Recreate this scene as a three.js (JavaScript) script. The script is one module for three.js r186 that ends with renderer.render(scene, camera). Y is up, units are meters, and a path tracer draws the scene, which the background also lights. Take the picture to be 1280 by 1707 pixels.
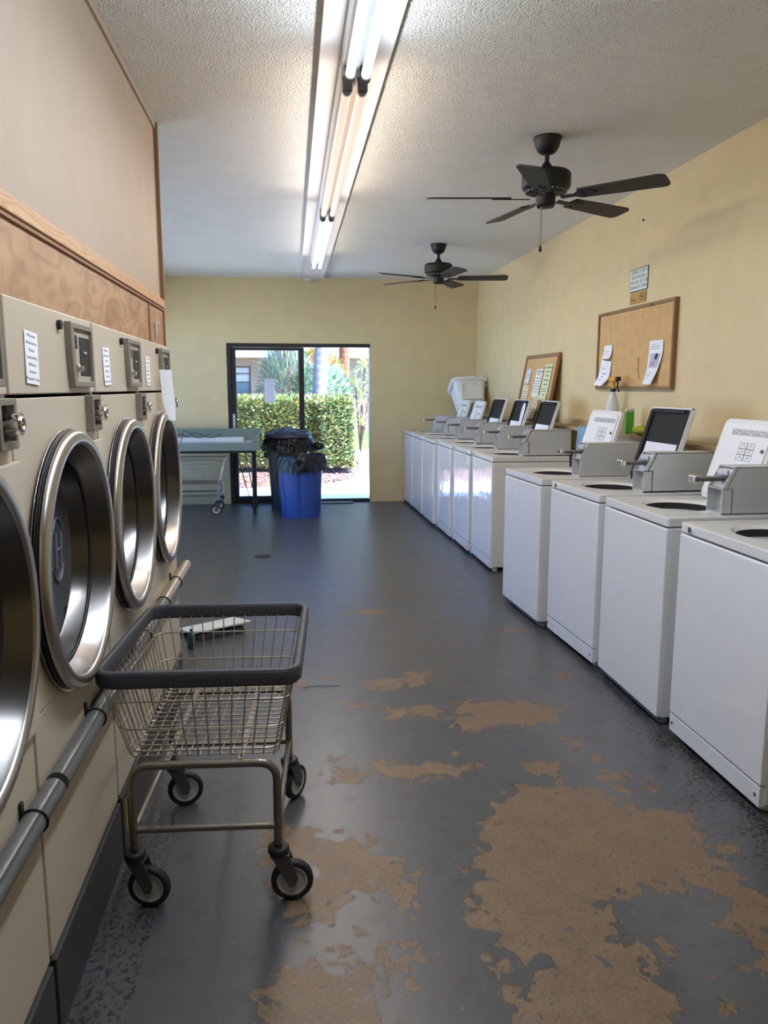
import * as THREE from 'three';
import { Sky } from 'three/addons/objects/Sky.js';
import { RoundedBoxGeometry } from 'three/addons/geometries/RoundedBoxGeometry.js';
import { mergeGeometries } from 'three/addons/utils/BufferGeometryUtils.js';
import { RectAreaLightUniformsLib } from 'three/addons/lights/RectAreaLightUniformsLib.js';
import { createNoise2D } from 'simplex-noise';

// ---------------------------------------------------------------- camera, sky, sun, exposure
const scene = new THREE.Scene();
const camera = new THREE.PerspectiveCamera(66.98, 1280 / 1707, 0.05, 300);
camera.position.set(0, 1.5, 0);
camera.rotation.set(THREE.MathUtils.degToRad(-9.181), THREE.MathUtils.degToRad(-6.765), 0, 'YXZ');
const renderer = new THREE.WebGLRenderer({ antialias: true });
renderer.toneMapping = THREE.LinearToneMapping;
renderer.toneMappingExposure = 1.5;
renderer.shadowMap.enabled = true;
renderer.shadowMap.type = THREE.PCFSoftShadowMap;
RectAreaLightUniformsLib.init();

const sunDir = new THREE.Vector3(0.44, 0.86, 0.22).normalize();
const sky = new Sky();
sky.scale.setScalar(1000);
sky.material.uniforms.turbidity.value = 10;
sky.material.uniforms.rayleigh.value = 0.28;
sky.material.uniforms.mieCoefficient.value = 0.005;
sky.material.uniforms.mieDirectionalG.value = 0.75;
sky.material.uniforms.cloudCoverage.value = 0;
sky.material.uniforms.sunPosition.value.copy(sunDir);
scene.add(sky);
scene.backgroundIntensity = 3.0;
const sun = new THREE.DirectionalLight(0xfff1dc, 13);
sun.position.copy(sunDir).multiplyScalar(40).add(new THREE.Vector3(0, 0, -15));
sun.target.position.set(0, 0, -15);
sun.castShadow = true;
sun.shadow.mapSize.set(2048, 2048);
Object.assign(sun.shadow.camera, { left: -22, right: 22, top: 22, bottom: -22, near: 1, far: 90 });
sun.shadow.radius = 1;
scene.add(sun, sun.target);
const TUBE_LIGHT = 47;               // radiance of the area lights round each lit twin-tube fitting

// ---------------------------------------------------------------- helpers
function rng(seed) { let a = seed >>> 0; return () => { a = (a + 0x6D2B79F5) | 0; let t = Math.imul(a ^ (a >>> 15), 1 | a); t = (t + Math.imul(t ^ (t >>> 7), 61 | t)) ^ t; return ((t ^ (t >>> 14)) >>> 0) / 4294967296; }; }
const R = Math.PI / 180, V = (x, y, z) => new THREE.Vector3(x, y, z);
const N2 = createNoise2D(rng(7)), N3 = createNoise2D(rng(23));
const fbm = (x, y, o = 4, n = N2) => { let s = 0, a = 0.5, f = 1; for (let i = 0; i < o; i++) { s += a * n(x * f + i * 17.3, y * f - i * 9.1); a *= 0.5; f *= 2.03; } return s; };
const clamp = THREE.MathUtils.clamp, lerp = THREE.MathUtils.lerp, sstep = THREE.MathUtils.smoothstep;

const counts = {};
function numbered(n) { const k = counts[n] = (counts[n] ?? -1) + 1; return k ? `${n}_${String(k).padStart(3, '0')}` : n; }
// planar uv in metres by the dominant direction of each face
function boxUV(g) {
  const p = g.attributes.position, n = g.attributes.normal, uv = new Float32Array(p.count * 2);
  for (let i = 0; i < p.count; i++) {
    const ax = Math.abs(n.getX(i)), ay = Math.abs(n.getY(i)), az = Math.abs(n.getZ(i)), x = p.getX(i), y = p.getY(i), z = p.getZ(i);
    if (ax >= ay && ax >= az) { uv[2 * i] = z; uv[2 * i + 1] = y; } else if (ay >= az) { uv[2 * i] = x; uv[2 * i + 1] = z; } else { uv[2 * i] = x; uv[2 * i + 1] = y; }
  }
  g.setAttribute('uv', new THREE.BufferAttribute(uv, 2)); return g;
}
function prep(g) {
  if (g.index) g = g.toNonIndexed();
  for (const k of Object.keys(g.attributes)) if (!['position', 'normal', 'uv'].includes(k)) g.deleteAttribute(k);
  if (!g.attributes.normal) g.computeVertexNormals();
  if (!g.attributes.uv || !g.userData.ownUV) boxUV(g);
  return g;
}
function merged(gs) { gs = (Array.isArray(gs) ? gs : [gs]).map(prep); return gs.length > 1 ? mergeGeometries(gs) : gs[0]; }
function obj(name, gs, mat, parent = scene) {
  const m = new THREE.Mesh(merged(gs), mat); m.name = parent === scene ? numbered(name) : name;
  m.castShadow = m.receiveShadow = true; parent.add(m); return m;
}
function tag(o, label, category, group) { o.userData.label = label; o.userData.category = category; if (group) o.userData.group = group; return o; }
function thing(name, label, category, pos = [0, 0, 0], turn = 0, group) {
  const o = new THREE.Group(); o.name = numbered(name); o.position.set(...pos); o.rotation.y = turn; scene.add(o); return tag(o, label, category, group);
}
function struct(name, gs, mat, parent = scene) { const m = obj(name, gs, mat, parent); if (parent === scene) m.userData.kind = 'structure'; return m; }
function dup(root, pos, turn, label, group) {
  const c = root.clone(); c.name = numbered(root.name); c.userData = { ...root.userData, label }; if (group) c.userData.group = group;
  c.position.set(...pos); c.rotation.y = turn; scene.add(c); return c;
}
const bx = (w, h, d, x = 0, y = 0, z = 0) => new THREE.BoxGeometry(w, h, d).translate(x, y, z);
const bb = (x0, x1, y0, y1, z0, z1) => bx(x1 - x0, y1 - y0, z1 - z0, (x0 + x1) / 2, (y0 + y1) / 2, (z0 + z1) / 2);
const rb = (w, h, d, r, x = 0, y = 0, z = 0, s = 2) => new RoundedBoxGeometry(w, h, d, s, r).translate(x, y, z);
const rbb = (x0, x1, y0, y1, z0, z1, r = 0.004, s = 2) => rb(x1 - x0, y1 - y0, z1 - z0, r, (x0 + x1) / 2, (y0 + y1) / 2, (z0 + z1) / 2, s);
function rod(a, b, r, seg = 8, r2 = r) {
  const A = V(...a), B = V(...b), d = B.clone().sub(A), g = new THREE.CylinderGeometry(r2, r, d.length(), seg);
  g.applyQuaternion(new THREE.Quaternion().setFromUnitVectors(V(0, 1, 0), d.clone().normalize())); const c = A.add(B).multiplyScalar(0.5); return g.translate(c.x, c.y, c.z);
}
// tube through points with rounded corners
function pipe(pts, r, bend = 0.03, seg = 8, closed = false) {
  const P = pts.map((p) => V(...p)), path = new THREE.CurvePath(), n = P.length, cut = (a, b) => a.clone().add(b.clone().sub(a).setLength(Math.min(bend, a.distanceTo(b) / 2)));
  const out = []; let steps = 0;
  for (let i = 0; i < n; i++) {
    if (!closed && (i === 0 || i === n - 1)) { out.push(P[i]); continue; }
    const a = P[(i + n - 1) % n], b = P[i], c = P[(i + 1) % n], s = cut(b, a), e = cut(b, c);
    for (let k = 0; k <= 5; k++) { const t = k / 5; out.push(s.clone().multiplyScalar((1 - t) ** 2).addScaledVector(b, 2 * t * (1 - t)).addScaledVector(e, t * t)); }
  }
  if (closed) out.push(out[0].clone());
  for (let i = 0; i + 1 < out.length; i++) if (out[i].distanceTo(out[i + 1]) > 1e-5) { path.add(new THREE.LineCurve3(out[i], out[i + 1])); steps++; }
  path.getPoint = ((pp) => (t) => { const f = clamp(t, 0, 1) * (pp.length - 1), i = Math.min(Math.floor(f), pp.length - 2); return pp[i].clone().lerp(pp[i + 1], f - i); })(out);
  path.getPointAt = path.getPoint; path.getTangentAt = (t) => { const e = 0.3 / out.length; return path.getPoint(Math.min(1, t + e)).sub(path.getPoint(Math.max(0, t - e))).normalize(); };
  return new THREE.TubeGeometry(path, out.length - 1, r, seg, false);
}
function curve(pts, r, n = 40, seg = 6) { return new THREE.TubeGeometry(new THREE.CatmullRomCurve3(pts.map((p) => V(...p))), n, r, seg, false); }
const lathe = (pts, seg = 40) => new THREE.LatheGeometry(pts.map((p) => new THREE.Vector2(...p)), seg);
const latheX = (pts, seg = 64) => lathe(pts, seg).rotateZ(-Math.PI / 2);           // profile [radius, x]
function shape(pts) { const s = new THREE.Shape(); pts.forEach((p, i) => (i ? s.lineTo(...p) : s.moveTo(...p))); s.closePath(); return s; }
function rshape(x0, x1, y0, y1, r) {
  const s = new THREE.Shape(); s.moveTo(x0 + r, y0); s.lineTo(x1 - r, y0); s.absarc(x1 - r, y0 + r, r, -Math.PI / 2, 0); s.lineTo(x1, y1 - r); s.absarc(x1 - r, y1 - r, r, 0, Math.PI / 2);
  s.lineTo(x0 + r, y1); s.absarc(x0 + r, y1 - r, r, Math.PI / 2, Math.PI); s.lineTo(x0, y0 + r); s.absarc(x0 + r, y0 + r, r, Math.PI, Math.PI * 1.5); return s;
}
function circleHole(x, y, r) { const h = new THREE.Path(); h.absarc(x, y, r, 0, Math.PI * 2, true); return h; }
const ext = (s, d, bevel = 0, cs = 24) => new THREE.ExtrudeGeometry(s, { depth: d, bevelEnabled: bevel > 0, bevelSize: bevel, bevelThickness: bevel, bevelSegments: 2, curveSegments: cs });
// grid surface from f(u, v) -> [x, y, z]
function grid(f, nu, nv, closedU = false) {
  const pos = [], idx = [], uv = [];
  for (let j = 0; j <= nv; j++) for (let i = 0; i <= nu; i++) { pos.push(...f(i / nu, j / nv)); uv.push(i / nu, j / nv); }
  for (let j = 0; j < nv; j++) for (let i = 0; i < nu; i++) { const a = j * (nu + 1) + i, b = a + 1, c = a + nu + 1, d = c + 1; idx.push(a, b, d, a, d, c); }
  const g = new THREE.BufferGeometry(); g.setAttribute('position', new THREE.Float32BufferAttribute(pos, 3)); g.setAttribute('uv', new THREE.Float32BufferAttribute(uv, 2)); g.setIndex(idx); g.computeVertexNormals();
  if (closedU) { const n = g.attributes.normal; for (let j = 0; j <= nv; j++) { const a = j * (nu + 1), b = a + nu, v = V(n.getX(a) + n.getX(b), n.getY(a) + n.getY(b), n.getZ(a) + n.getZ(b)).normalize(); n.setXYZ(a, v.x, v.y, v.z); n.setXYZ(b, v.x, v.y, v.z); } }
  return g;
}

// ---------------------------------------------------------------- textures
function dataTex(w, h, f, { srgb = true, mirror = true, rx = 1, ry = 1 } = {}) {
  const d = new Uint8Array(w * h * 4);
  for (let y = 0; y < h; y++) for (let x = 0; x < w; x++) { const c = f(x, y), k = (y * w + x) * 4; d[k] = c[0]; d[k + 1] = c[1] ?? c[0]; d[k + 2] = c[2] ?? c[0]; d[k + 3] = 255; }
  const t = new THREE.DataTexture(d, w, h); t.magFilter = THREE.LinearFilter; t.minFilter = THREE.LinearMipmapLinearFilter; t.generateMipmaps = true;
  t.wrapS = t.wrapT = mirror ? THREE.MirroredRepeatWrapping : THREE.ClampToEdgeWrapping; t.repeat.set(rx, ry); if (srgb) t.colorSpace = THREE.SRGBColorSpace; t.needsUpdate = true; return t;
}
const mottle = (r, g, b, amp, sx, size, px = 256, stretch = 1) => dataTex(px, px, (x, y) => { const n = 1 + amp * (fbm(x / px * sx, y / px * sx * stretch, 4) + 0.35 * N3(x / px * sx * 9, y / px * sx * 9 * stretch)); return [clamp(r * n, 0, 255), clamp(g * n, 0, 255), clamp(b * n, 0, 255)]; }, { rx: 1 / size, ry: 1 / size });
const bumpTex = (sx, size, px = 256, fn) => dataTex(px, px, (x, y) => { const v = fn ? fn(x / px * sx, y / px * sx) : 0.5 + 0.5 * fbm(x / px * sx, y / px * sx, 3); return [clamp(v * 255, 0, 255)]; }, { srgb: false, rx: 1 / size, ry: 1 / size });
function canvasTex(w, h, draw) {
  const c = document.createElement('canvas'); c.width = w; c.height = h; const g = c.getContext('2d'); draw(g, w, h);
  const t = new THREE.CanvasTexture(c); t.colorSpace = THREE.SRGBColorSpace; return t;
}
const std = (color, roughness = 0.6, metalness = 0, o = {}) => new THREE.MeshStandardMaterial({ color, roughness, metalness, ...o });
const phy = (o) => new THREE.MeshPhysicalMaterial(o);

const speckle = dataTex(256, 256, (x, y) => { const n = 1 + 0.055 * N2(x / 2.1, y / 2.1) + 0.045 * N3(x / 4.7, y / 4.7); return [clamp(194 * n, 0, 255), clamp(181 * n, 0, 255), clamp(161 * n, 0, 255)]; }, { rx: 4, ry: 4 });
const orangePeel = bumpTex(60, 0.25, 256);
const wallBump = bumpTex(40, 0.5, 256);
const popcorn = dataTex(1024, 1024, (x, y) => { const u = x / 1024 * 100, v = y / 1024 * 100; const a = Math.max(0, N2(u, v)), b = Math.max(0, N3(u * 1.9, v * 1.9)); return [clamp(255 * (0.25 + 0.55 * a * a + 0.3 * b + 0.1 * N2(u * 4, v * 4)), 0, 255)]; }, { srgb: false, rx: 1 / 1.5, ry: 1 / 1.5 });

const M = {
  wall: std(0xffffff, 0.55, 0, { map: mottle(216, 196, 149, 0.025, 5, 1.6), bumpMap: wallBump, bumpScale: 0.0012 }),
  bulk: std(0xffffff, 0.6, 0, { map: mottle(164, 149, 131, 0.02, 5, 1.6), bumpMap: wallBump, bumpScale: 0.0012 }),
  ceiling: std(0xffffff, 0.95, 0, { map: mottle(242, 241, 233, 0.015, 6, 2.2), bumpMap: popcorn, bumpScale: 0.016 }),
  trimBrown: std(0x7d5f43, 0.6),
  cream: std(0xffffff, 0.38, 0.0, { map: speckle, bumpMap: orangePeel, bumpScale: 0.0005 }),
  creamPlain: std(0xbcb29c, 0.4, 0, { bumpMap: orangePeel, bumpScale: 0.0002 }),
  filler: std(0x8d8271, 0.6),
  toe: std(0x3a3937, 0.55, 0, { bumpMap: orangePeel, bumpScale: 0.0006 }),
  bezel: std(0x817a6d, 0.5, 0.1),
  plateTan: std(0xb0a898, 0.45, 0.1),
  black: std(0x0c0c0d, 0.5),
  rubber: std(0x15151a, 0.5),
  chrome: std(0xd8d6d2, 0.14, 1),
  steel: std(0xb4b0a9, 0.3, 1),
  brushed: phy({ color: 0x72706e, metalness: 1, roughness: 0.24 }),
  drum: std(0x9c9da0, 0.45, 0.4),
  darkGlass: phy({ color: 0x6c6f78, transmission: 0.45, thickness: 0, roughness: 0.03, ior: 2.3 }),
  glass: phy({ color: 0xfbfbf8, transmission: 1, thickness: 0, roughness: 0.0, ior: 1.5 }),
  emblem: std(0x707178, 0.35, 0.4),
  paper: std(0xdfe1e6, 0.85, 0, { side: THREE.DoubleSide }),
  white: phy({ color: 0xe3e4e4, roughness: 0.1, clearcoat: 0.3, clearcoatRoughness: 0.04, bumpMap: bumpTex(7, 1.0, 128), bumpScale: 0.0025 }),
  whiteDeck: phy({ color: 0xdcdcd9, roughness: 0.25, clearcoat: 0.4, clearcoatRoughness: 0.1 }),
  whitePlastic: std(0xdedfdc, 0.4),
  greyBox: std(0xc6c8c7, 0.42, 0.15),
  greyDark: std(0x6f7070, 0.5, 0.2),
  lidBlack: std(0x100f0f, 0.75),
  tubDark: std(0x232325, 0.5, 0.2),
  pipeGrey: std(0x6a6a69, 0.38, 0.35, { bumpMap: bumpTex(10, 0.3, 128), bumpScale: 0.001 }),
  pipeSteel: std(0xb9ae9c, 0.35, 0.8),
  wire: std(0xb3aa9c, 0.34, 0.75),
  tubeSteel: std(0x8d877e, 0.32, 0.95, { bumpMap: bumpTex(20, 0.15, 128), bumpScale: 0.0006 }),
  rimRubber: std(0x3d3f44, 0.55, 0, { bumpMap: bumpTex(18, 0.4, 128), bumpScale: 0.002 }),
  tire: std(0x1d1d1f, 0.65),
  hub: std(0xb4b4b2, 0.45, 0.1),
  fork: std(0x5d5e60, 0.45, 0.6),
  bronze: std(0x2f2926, 0.45, 0.4),
  alum: std(0xc6c5c0, 0.4, 0.6),
  fanBlack: std(0x17181b, 0.5, 0.2),
  blade: std(0x2a2724, 0.55),
  trayWhite: std(0xdcdad6, 0.5),
  channel: std(0xf0efec, 0.4),
  tubeLit: std(0xffffff, 0.3, 0, { emissive: 0xdcecf8, emissiveIntensity: 0.72 }),
  tubeDim: std(0xfdf3ec, 0.3, 0, { emissive: 0xffe0cc, emissiveIntensity: 0.5 }),
  tableGreen: std(0x74847a, 0.45),
  tableTop: std(0xd6d9da, 0.4),
  blueBin: phy({ color: 0x2b4a96, roughness: 0.42, clearcoat: 0.15 }),
  blackBin: std(0x23282b, 0.5),
  lidGrey: std(0x33363e, 0.42),
  bag: phy({ color: 0x0a0a0c, roughness: 0.36, side: THREE.DoubleSide }),
  cord: std(0x1a1a1c, 0.5),
  ledge: std(0xffffff, 0.6, 0, { map: mottle(176, 152, 112, 0.05, 6, 0.8) }),
    yellow: std(0xd89a10, 0.4),
  bottle: phy({ color: 0xe8ecee, roughness: 0.35, transmission: 0.25, thickness: 0 }),
  blueCloth: std(0x7fa0b4, 0.95, 0, { side: THREE.DoubleSide }),
  green: std(0x55b544, 0.7),
  sponge: std(0xa9b043, 0.95),
  purple: std(0x4d3a48, 0.8),
  drain: std(0x4a4b4a, 0.6, 0.5),
  concrete: std(0xffffff, 0.9, 0, { map: mottle(222, 216, 204, 0.03, 8, 2.5) }),
  soil: std(0xffffff, 1, 0, { map: mottle(120, 88, 74, 0.16, 14, 1.5) }),
  turf: std(0x66803a, 1),
  facade: std(0xffffff, 0.9, 0, { map: mottle(164, 132, 106, 0.03, 6, 3) }),
  facadeWhite: std(0xd8d4d4, 0.8),
  pinkWall: std(0x946d66, 0.9),
  railing: std(0x7b3f38, 0.6),
  winDark: phy({ color: 0x50565c, roughness: 0.12, metalness: 0.1 }),
  winFrame: std(0x3f3d3c, 0.5),
  barkGrey: std(0xffffff, 0.95, 0, { map: mottle(142, 134, 128, 0.2, 5, 0.5, 256, 7) }),
  barkRed: std(0xffffff, 0.95, 0, { map: mottle(150, 92, 62, 0.25, 5, 0.5, 256, 9) }),
  leaf: std(0xffffff, 0.85, 0, { side: THREE.DoubleSide }),
  twig: std(0x5f4c36, 0.9),
};

// ---------------------------------------------------------------- room shell
const DH_L = 2.35, XR = 2.42, XL = -2.1, XB = -0.684, ZF = -10.1, ZB = 1.4, H = 2.85, ZE = -4.39;
// floor paint peeling off down to brown concrete: outlines in floor metres
const bare = [
  [[0.82, -2.66], [0.97, -2.66], [1.15, -2.62], [1.18, -2.49], [1.27, -2.45], [1.39, -2.43], [1.36, -2.29], [1.38, -2.20], [1.32, -2.12], [1.34, -2.01], [1.37, -1.91], [1.25, -1.72], [1.20, -1.75], [1.24, -1.82], [1.21, -1.87], [1.22, -1.96], [1.20, -2.02], [1.10, -2.02], [0.97, -2.02], [0.89, -1.96], [0.89, -1.88], [0.86, -1.78], [0.94, -1.75], [0.89, -1.65], [0.93, -1.62], [0.90, -1.53], [0.88, -1.3], [0.49, -1.3], [0.51, -1.67], [0.59, -1.70], [0.65, -1.77], [0.52, -1.77], [0.53, -1.87], [0.48, -1.96], [0.52, -2.10], [0.54, -2.23], [0.61, -2.30], [0.61, -2.41], [0.69, -2.44], [0.69, -2.53], [0.74, -2.61]],
  [[-0.05, -1.83], [0.03, -1.85], [0.09, -1.81], [0.22, -1.85], [0.22, -1.74], [0.16, -1.62], [0.13, -1.4], [-0.12, -1.4], [-0.10, -1.74]],
  [[-0.06, -2.54], [0.08, -2.43], [0.20, -2.38], [0.27, -2.30], [0.36, -2.14], [0.33, -2.05], [0.18, -2.10], [0.10, -2.03], [0.13, -1.96], [0.00, -2.02], [-0.05, -2.00], [-0.04, -2.15], [0.04, -2.24], [-0.11, -2.27], [-0.14, -2.42]],
];
const bareSpots = [[1.00, -3.32, 0.24, 0.16], [0.84, -3.37, 0.14, 0.10], [0.98, -2.80, 0.08, 0.08], [1.38, -3.74, 0.06, 0.05], [1.16, -2.95, 0.04, 0.07], [1.22, -2.87, 0.03, 0.03], [0.57, -2.82, 0.11, 0.06], [0.47, -2.79, 0.05, 0.06], [0.63, -2.97, 0.02, 0.02], [1.22, -2.70, 0.05, 0.05], [1.34, -2.61, 0.03, 0.03], [0.97, -1.79, 0.04, 0.02], [1.20, -1.69, 0.04, 0.02], [1.06, -1.57, 0.03, 0.02], [1.29, -1.80, 0.02, 0.04], [1.20, -2.59, 0.04, 0.04], [0.43, -2.83, 0.17, 0.08], [0.19, -2.83, 0.08, 0.06], [0.29, -2.01, 0.03, 0.06], [0.10, -1.88, 0.03, 0.03], [0.28, -1.82, 0.02, 0.05], [0.61, -3.81, 0.09, 0.11], [0.44, -3.74, 0.09, 0.09], [0.47, -5.03, 0.16, 0.08], [0.57, -3.39, 0.17, 0.07], [0.83, -3.26, 0.16, 0.11], [0.20, -3.85, 0.06, 0.03], [0.02, -3.79, 0.04, 0.04], [0.16, -2.99, 0.03, 0.03], [1.40, -3.76, 0.06, 0.04], [0.02, -1.72, 0.06, 0.06], [1.37, -4.53, 0.07, 0.06], [0.30, -3.49, 0.06, 0.05]];
const wornSpots = [[0.86, -4.25, 0.45, 0.54], [1.05, -6.30, 0.40, 0.41], [0.54, -4.51, 0.29, 0.27], [1.48, -5.93, 0.29, 0.19], [1.00, -5.43, 0.35, 0.22]];
function polyDist(p, x, z) {               // signed distance, positive inside
  let inside = false, d = 1e9;
  for (let i = 0, j = p.length - 1; i < p.length; j = i++) {
    const [ax, az] = p[i], [bx_, bz] = p[j], ex = bx_ - ax, ez = bz - az, t = clamp(((x - ax) * ex + (z - az) * ez) / (ex * ex + ez * ez), 0, 1);
    d = Math.min(d, (x - ax - ex * t) ** 2 + (z - az - ez * t) ** 2);
    if ((az > z) !== (bz > z) && x < (ex * (z - az)) / ez + ax) inside = !inside;
  }
  return (inside ? 1 : -1) * Math.sqrt(d);
}
const boxes = bare.map((p) => [Math.min(...p.map((q) => q[0])) - 0.2, Math.max(...p.map((q) => q[0])) + 0.2, Math.min(...p.map((q) => q[1])) - 0.2, Math.max(...p.map((q) => q[1])) + 0.2]);
const FZ = -1.2, FW = 2048, FH = 2048, floorRough = new Uint8Array(1024 * 1024 * 4);
const floorMap = dataTex(FW, FH, (px, py) => {
  const x = XL + (px / FW) * (XR - XL), z = ZF + (py / FH) * (FZ - ZF);
  const e0 = N2(x * 13 + 2, z * 13) * 0.6 + N3(x * 6, z * 6) * 0.4, e1 = fbm(x * 9, z * 9, 4), e2 = fbm(x * 34, z * 34, 3, N3);
  let s = -1;
  bare.forEach((p, i) => { const b = boxes[i]; if (x > b[0] && x < b[1] && z > b[2] && z < b[3]) s = Math.max(s, polyDist(p, x, z) + 0.075 * e0 + 0.03 * e1 + 0.018 * e2); });
  for (const [cx, cz, rx, rz] of bareSpots) { const q = Math.hypot((x - cx) / rx, (z - cz) / rz); if (q < 2.2) s = Math.max(s, (1 - q) * Math.min(rx, rz) + 0.06 * e0 + 0.04 * e1 + 0.015 * e2 - 0.008); }
  let worn = 0;
  for (const [cx, cz, rx, rz] of wornSpots) { const q = Math.hypot((x - cx) / rx, (z - cz) / rz); if (q < 1.7) worn = Math.max(worn, clamp(1.7 - q, 0, 1)); }
  const wn = 0.5 + 0.5 * fbm(x * 13, z * 13, 5, N3), wornMask = worn * sstep(wn, 0.5, 0.58);
  // stray flakes, islands of paint left in the bare concrete, scuffs
  if (s > -0.07 && s < 0.2) { const wx = x + 0.03 * N3(x * 9, z * 9), wz = z + 0.03 * N2(x * 9 + 5, z * 9), hh = N2(wx * 15, wz * 15) * 0.6 + N3(wx * 31, wz * 31) * 0.4; if (hh > 0.42) s -= (hh - 0.42) * (s > 0.09 ? 0.35 : 0.22); else if (hh < -0.4 && s < 0) s += (-0.4 - hh) * 0.2; }
  const island = N2(x * 21 + 40, z * 21) * 0.7 + N3(x * 44, z * 44) * 0.3; if (s > 0.01 && island > 0.66) s = 0.002 - (island - 0.66) * 0.2;
  const flake = N3(x * 14 + 9, z * 14 - 3) * 0.65 + N2(x * 33, z * 33) * 0.35; if (s < -0.01 && flake > 0.7 && x > -0.2 && z > -5.2 && N2(x * 1.3 + 3, z * 1.3) > -0.15) s = (flake - 0.7) * 0.1;
  const g = 1 + 0.05 * fbm(x * 30, z * 30, 3) + 0.04 * N2(x * 160, z * 160), dirt = fbm(x * 5 - 7, z * 5, 4, N3);
  let c = [74 * g, 76 * g, 79 * g], rough = 0.35 + 0.02 * e1;
  if (dirt > 0.2) { const k = clamp((dirt - 0.2) * 1.2, 0, 0.35); c = [lerp(c[0], 58, k), lerp(c[1], 55, k), lerp(c[2], 50, k)]; rough += 0.05 * k; }
  if (wornMask > 0) { const k = wornMask * 0.75; c = [lerp(c[0], 90, k), lerp(c[1], 78, k), lerp(c[2], 62, k)]; rough = lerp(rough, 0.45, k); }
  if (s > 0) {
    const n = 1 + 0.09 * fbm(x * 7 + 3, z * 7, 4) + 0.08 * N3(x * 60, z * 60) + 0.05 * N2(x * 150, z * 150);
    c = [112 * n, 91 * n, 67 * n]; rough = 0.5;
  }
  const rim = Math.abs(s); if (rim < 0.005) { const k = 1 - rim / 0.005; c = c.map((v, i) => lerp(v, [40, 33, 27][i], 0.75 * k)); }
  // black marks gathered where the paint lifts beside the machines
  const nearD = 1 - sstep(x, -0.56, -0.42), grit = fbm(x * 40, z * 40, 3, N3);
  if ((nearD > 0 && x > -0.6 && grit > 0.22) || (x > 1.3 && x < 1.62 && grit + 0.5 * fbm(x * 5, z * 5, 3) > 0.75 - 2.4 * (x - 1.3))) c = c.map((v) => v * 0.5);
  if (N2(x * 70, z * 70) > 0.93 && N3(x * 9, z * 9) > 0.1) c = c.map((v) => v * 0.55);
  if (!(px & 1) && !(py & 1)) { const k = ((py >> 1) * 1024 + (px >> 1)) * 4; floorRough[k] = floorRough[k + 1] = floorRough[k + 2] = clamp(rough * 255, 0, 255); floorRough[k + 3] = 255; }
  return c.map((v) => clamp(v, 0, 255));
});
const roughT = new THREE.DataTexture(floorRough, 1024, 1024); roughT.magFilter = THREE.LinearFilter; roughT.wrapS = roughT.wrapT = THREE.MirroredRepeatWrapping; roughT.needsUpdate = true;
const floorBump = bumpTex(14, 1, 256); floorBump.repeat.set(4, 10);
M.floor = phy({ color: 0xffffff, roughness: 1, ior: 1.58, map: floorMap, roughnessMap: roughT, bumpMap: floorBump, bumpScale: 0.0004 });
{
  const g = prep(bb(XL - 0.2, XR + 0.2, -0.12, 0, ZF - 0.02, ZB + 0.2)), p = g.attributes.position, uv = g.attributes.uv;
  for (let i = 0; i < p.count; i++) uv.setXY(i, (p.getX(i) - XL) / (XR - XL), (p.getZ(i) - ZF) / (FZ - ZF));
  g.userData.ownUV = true; struct('floor', g, M.floor);
}
struct('ceiling', bb(XL - 0.2, XR + 0.2, H, H + 0.2, ZF - 0.2, ZB + 0.2), M.ceiling);
struct('wall_right', bb(XR, XR + 0.2, 0, H, ZF - 0.2, ZB + 0.2), M.wall);
// the alcove beyond the dryers has a second glazed door on the left: its daylight falls across onto the washers, the floor and the right wall
const LZ0 = -9.8, LZ1 = -4.9;
struct('wall_left', [bb(XL - 0.2, XL, 0, H, ZF - 0.2, LZ0), bb(XL - 0.2, XL, 0, H, LZ1, ZB + 0.2), bb(XL - 0.2, XL, DH_L, H, LZ0, LZ1)], M.wall);
struct('wall_back', bb(XL, XR, 0, H, ZB, ZB + 0.2), M.wall);
const DX0 = -0.8, DX1 = 1.02, DH = 2.045;
struct('wall_far', [bb(XL, DX0, 0, H, ZF - 0.2, ZF), bb(DX1, XR, 0, H, ZF - 0.2, ZF), bb(DX0, DX1, DH, H, ZF - 0.2, ZF)], M.wall);
// the wall over the dryers and the end of their service space
struct('wall_dryers', [bb(XB - 0.1, XB, 1.955, H, ZE, ZB), bb(XL, XB - 0.02, 0, H, ZE, ZE + 0.1)], M.bulk);
struct('trim_1', bb(XB - 0.02, XB + 0.02, 1.955 + 0.001, H, ZE - 0.012, ZE + 0.012), M.trimBrown);
struct('trim_2', bb(XB, XB + 0.012, H - 0.03, H - 0.001, ZE + 0.02, ZB), M.bulk);

// plywood strip over the dryers
const plyTex = dataTex(1024, 256, (x, y) => {
  const u = x / 1024 * 2.0, v = y / 256 * 0.4, w = fbm(u * 1.6, v * 3.2, 3) * 1.9 + v * 1.5, rings = Math.sin(w * 8) * 0.5 + 0.5, fine = N3(u * 8, v * 160);
  const k = 0.4 * rings ** 2 + 0.08 * fine + 0.4 * fbm(u * 3 + 5, v * 7, 4) + 0.2;
  return [lerp(180, 138, k), lerp(145, 104, k), lerp(110, 73, k)].map((q) => clamp(q, 0, 255));
}, { rx: 0.5, ry: 2.5 });
const pineTex = dataTex(512, 128, (x, y) => { const u = x / 512 * 1.5, v = y / 128 * 0.1, k = 0.5 + 0.5 * Math.sin((v * 60 + 1.6 * fbm(u * 2, v * 12, 3)) * 6) * 0.6 + 0.2 * N3(u * 10, v * 260); return [lerp(196, 166, k), lerp(158, 126, k), lerp(116, 86, k)].map((q) => clamp(q, 0, 255)); }, { rx: 1 / 1.5, ry: 10 });
M.ply = std(0xffffff, 0.55, 0, { map: plyTex }); M.pine = std(0xffffff, 0.5, 0, { map: pineTex });
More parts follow.
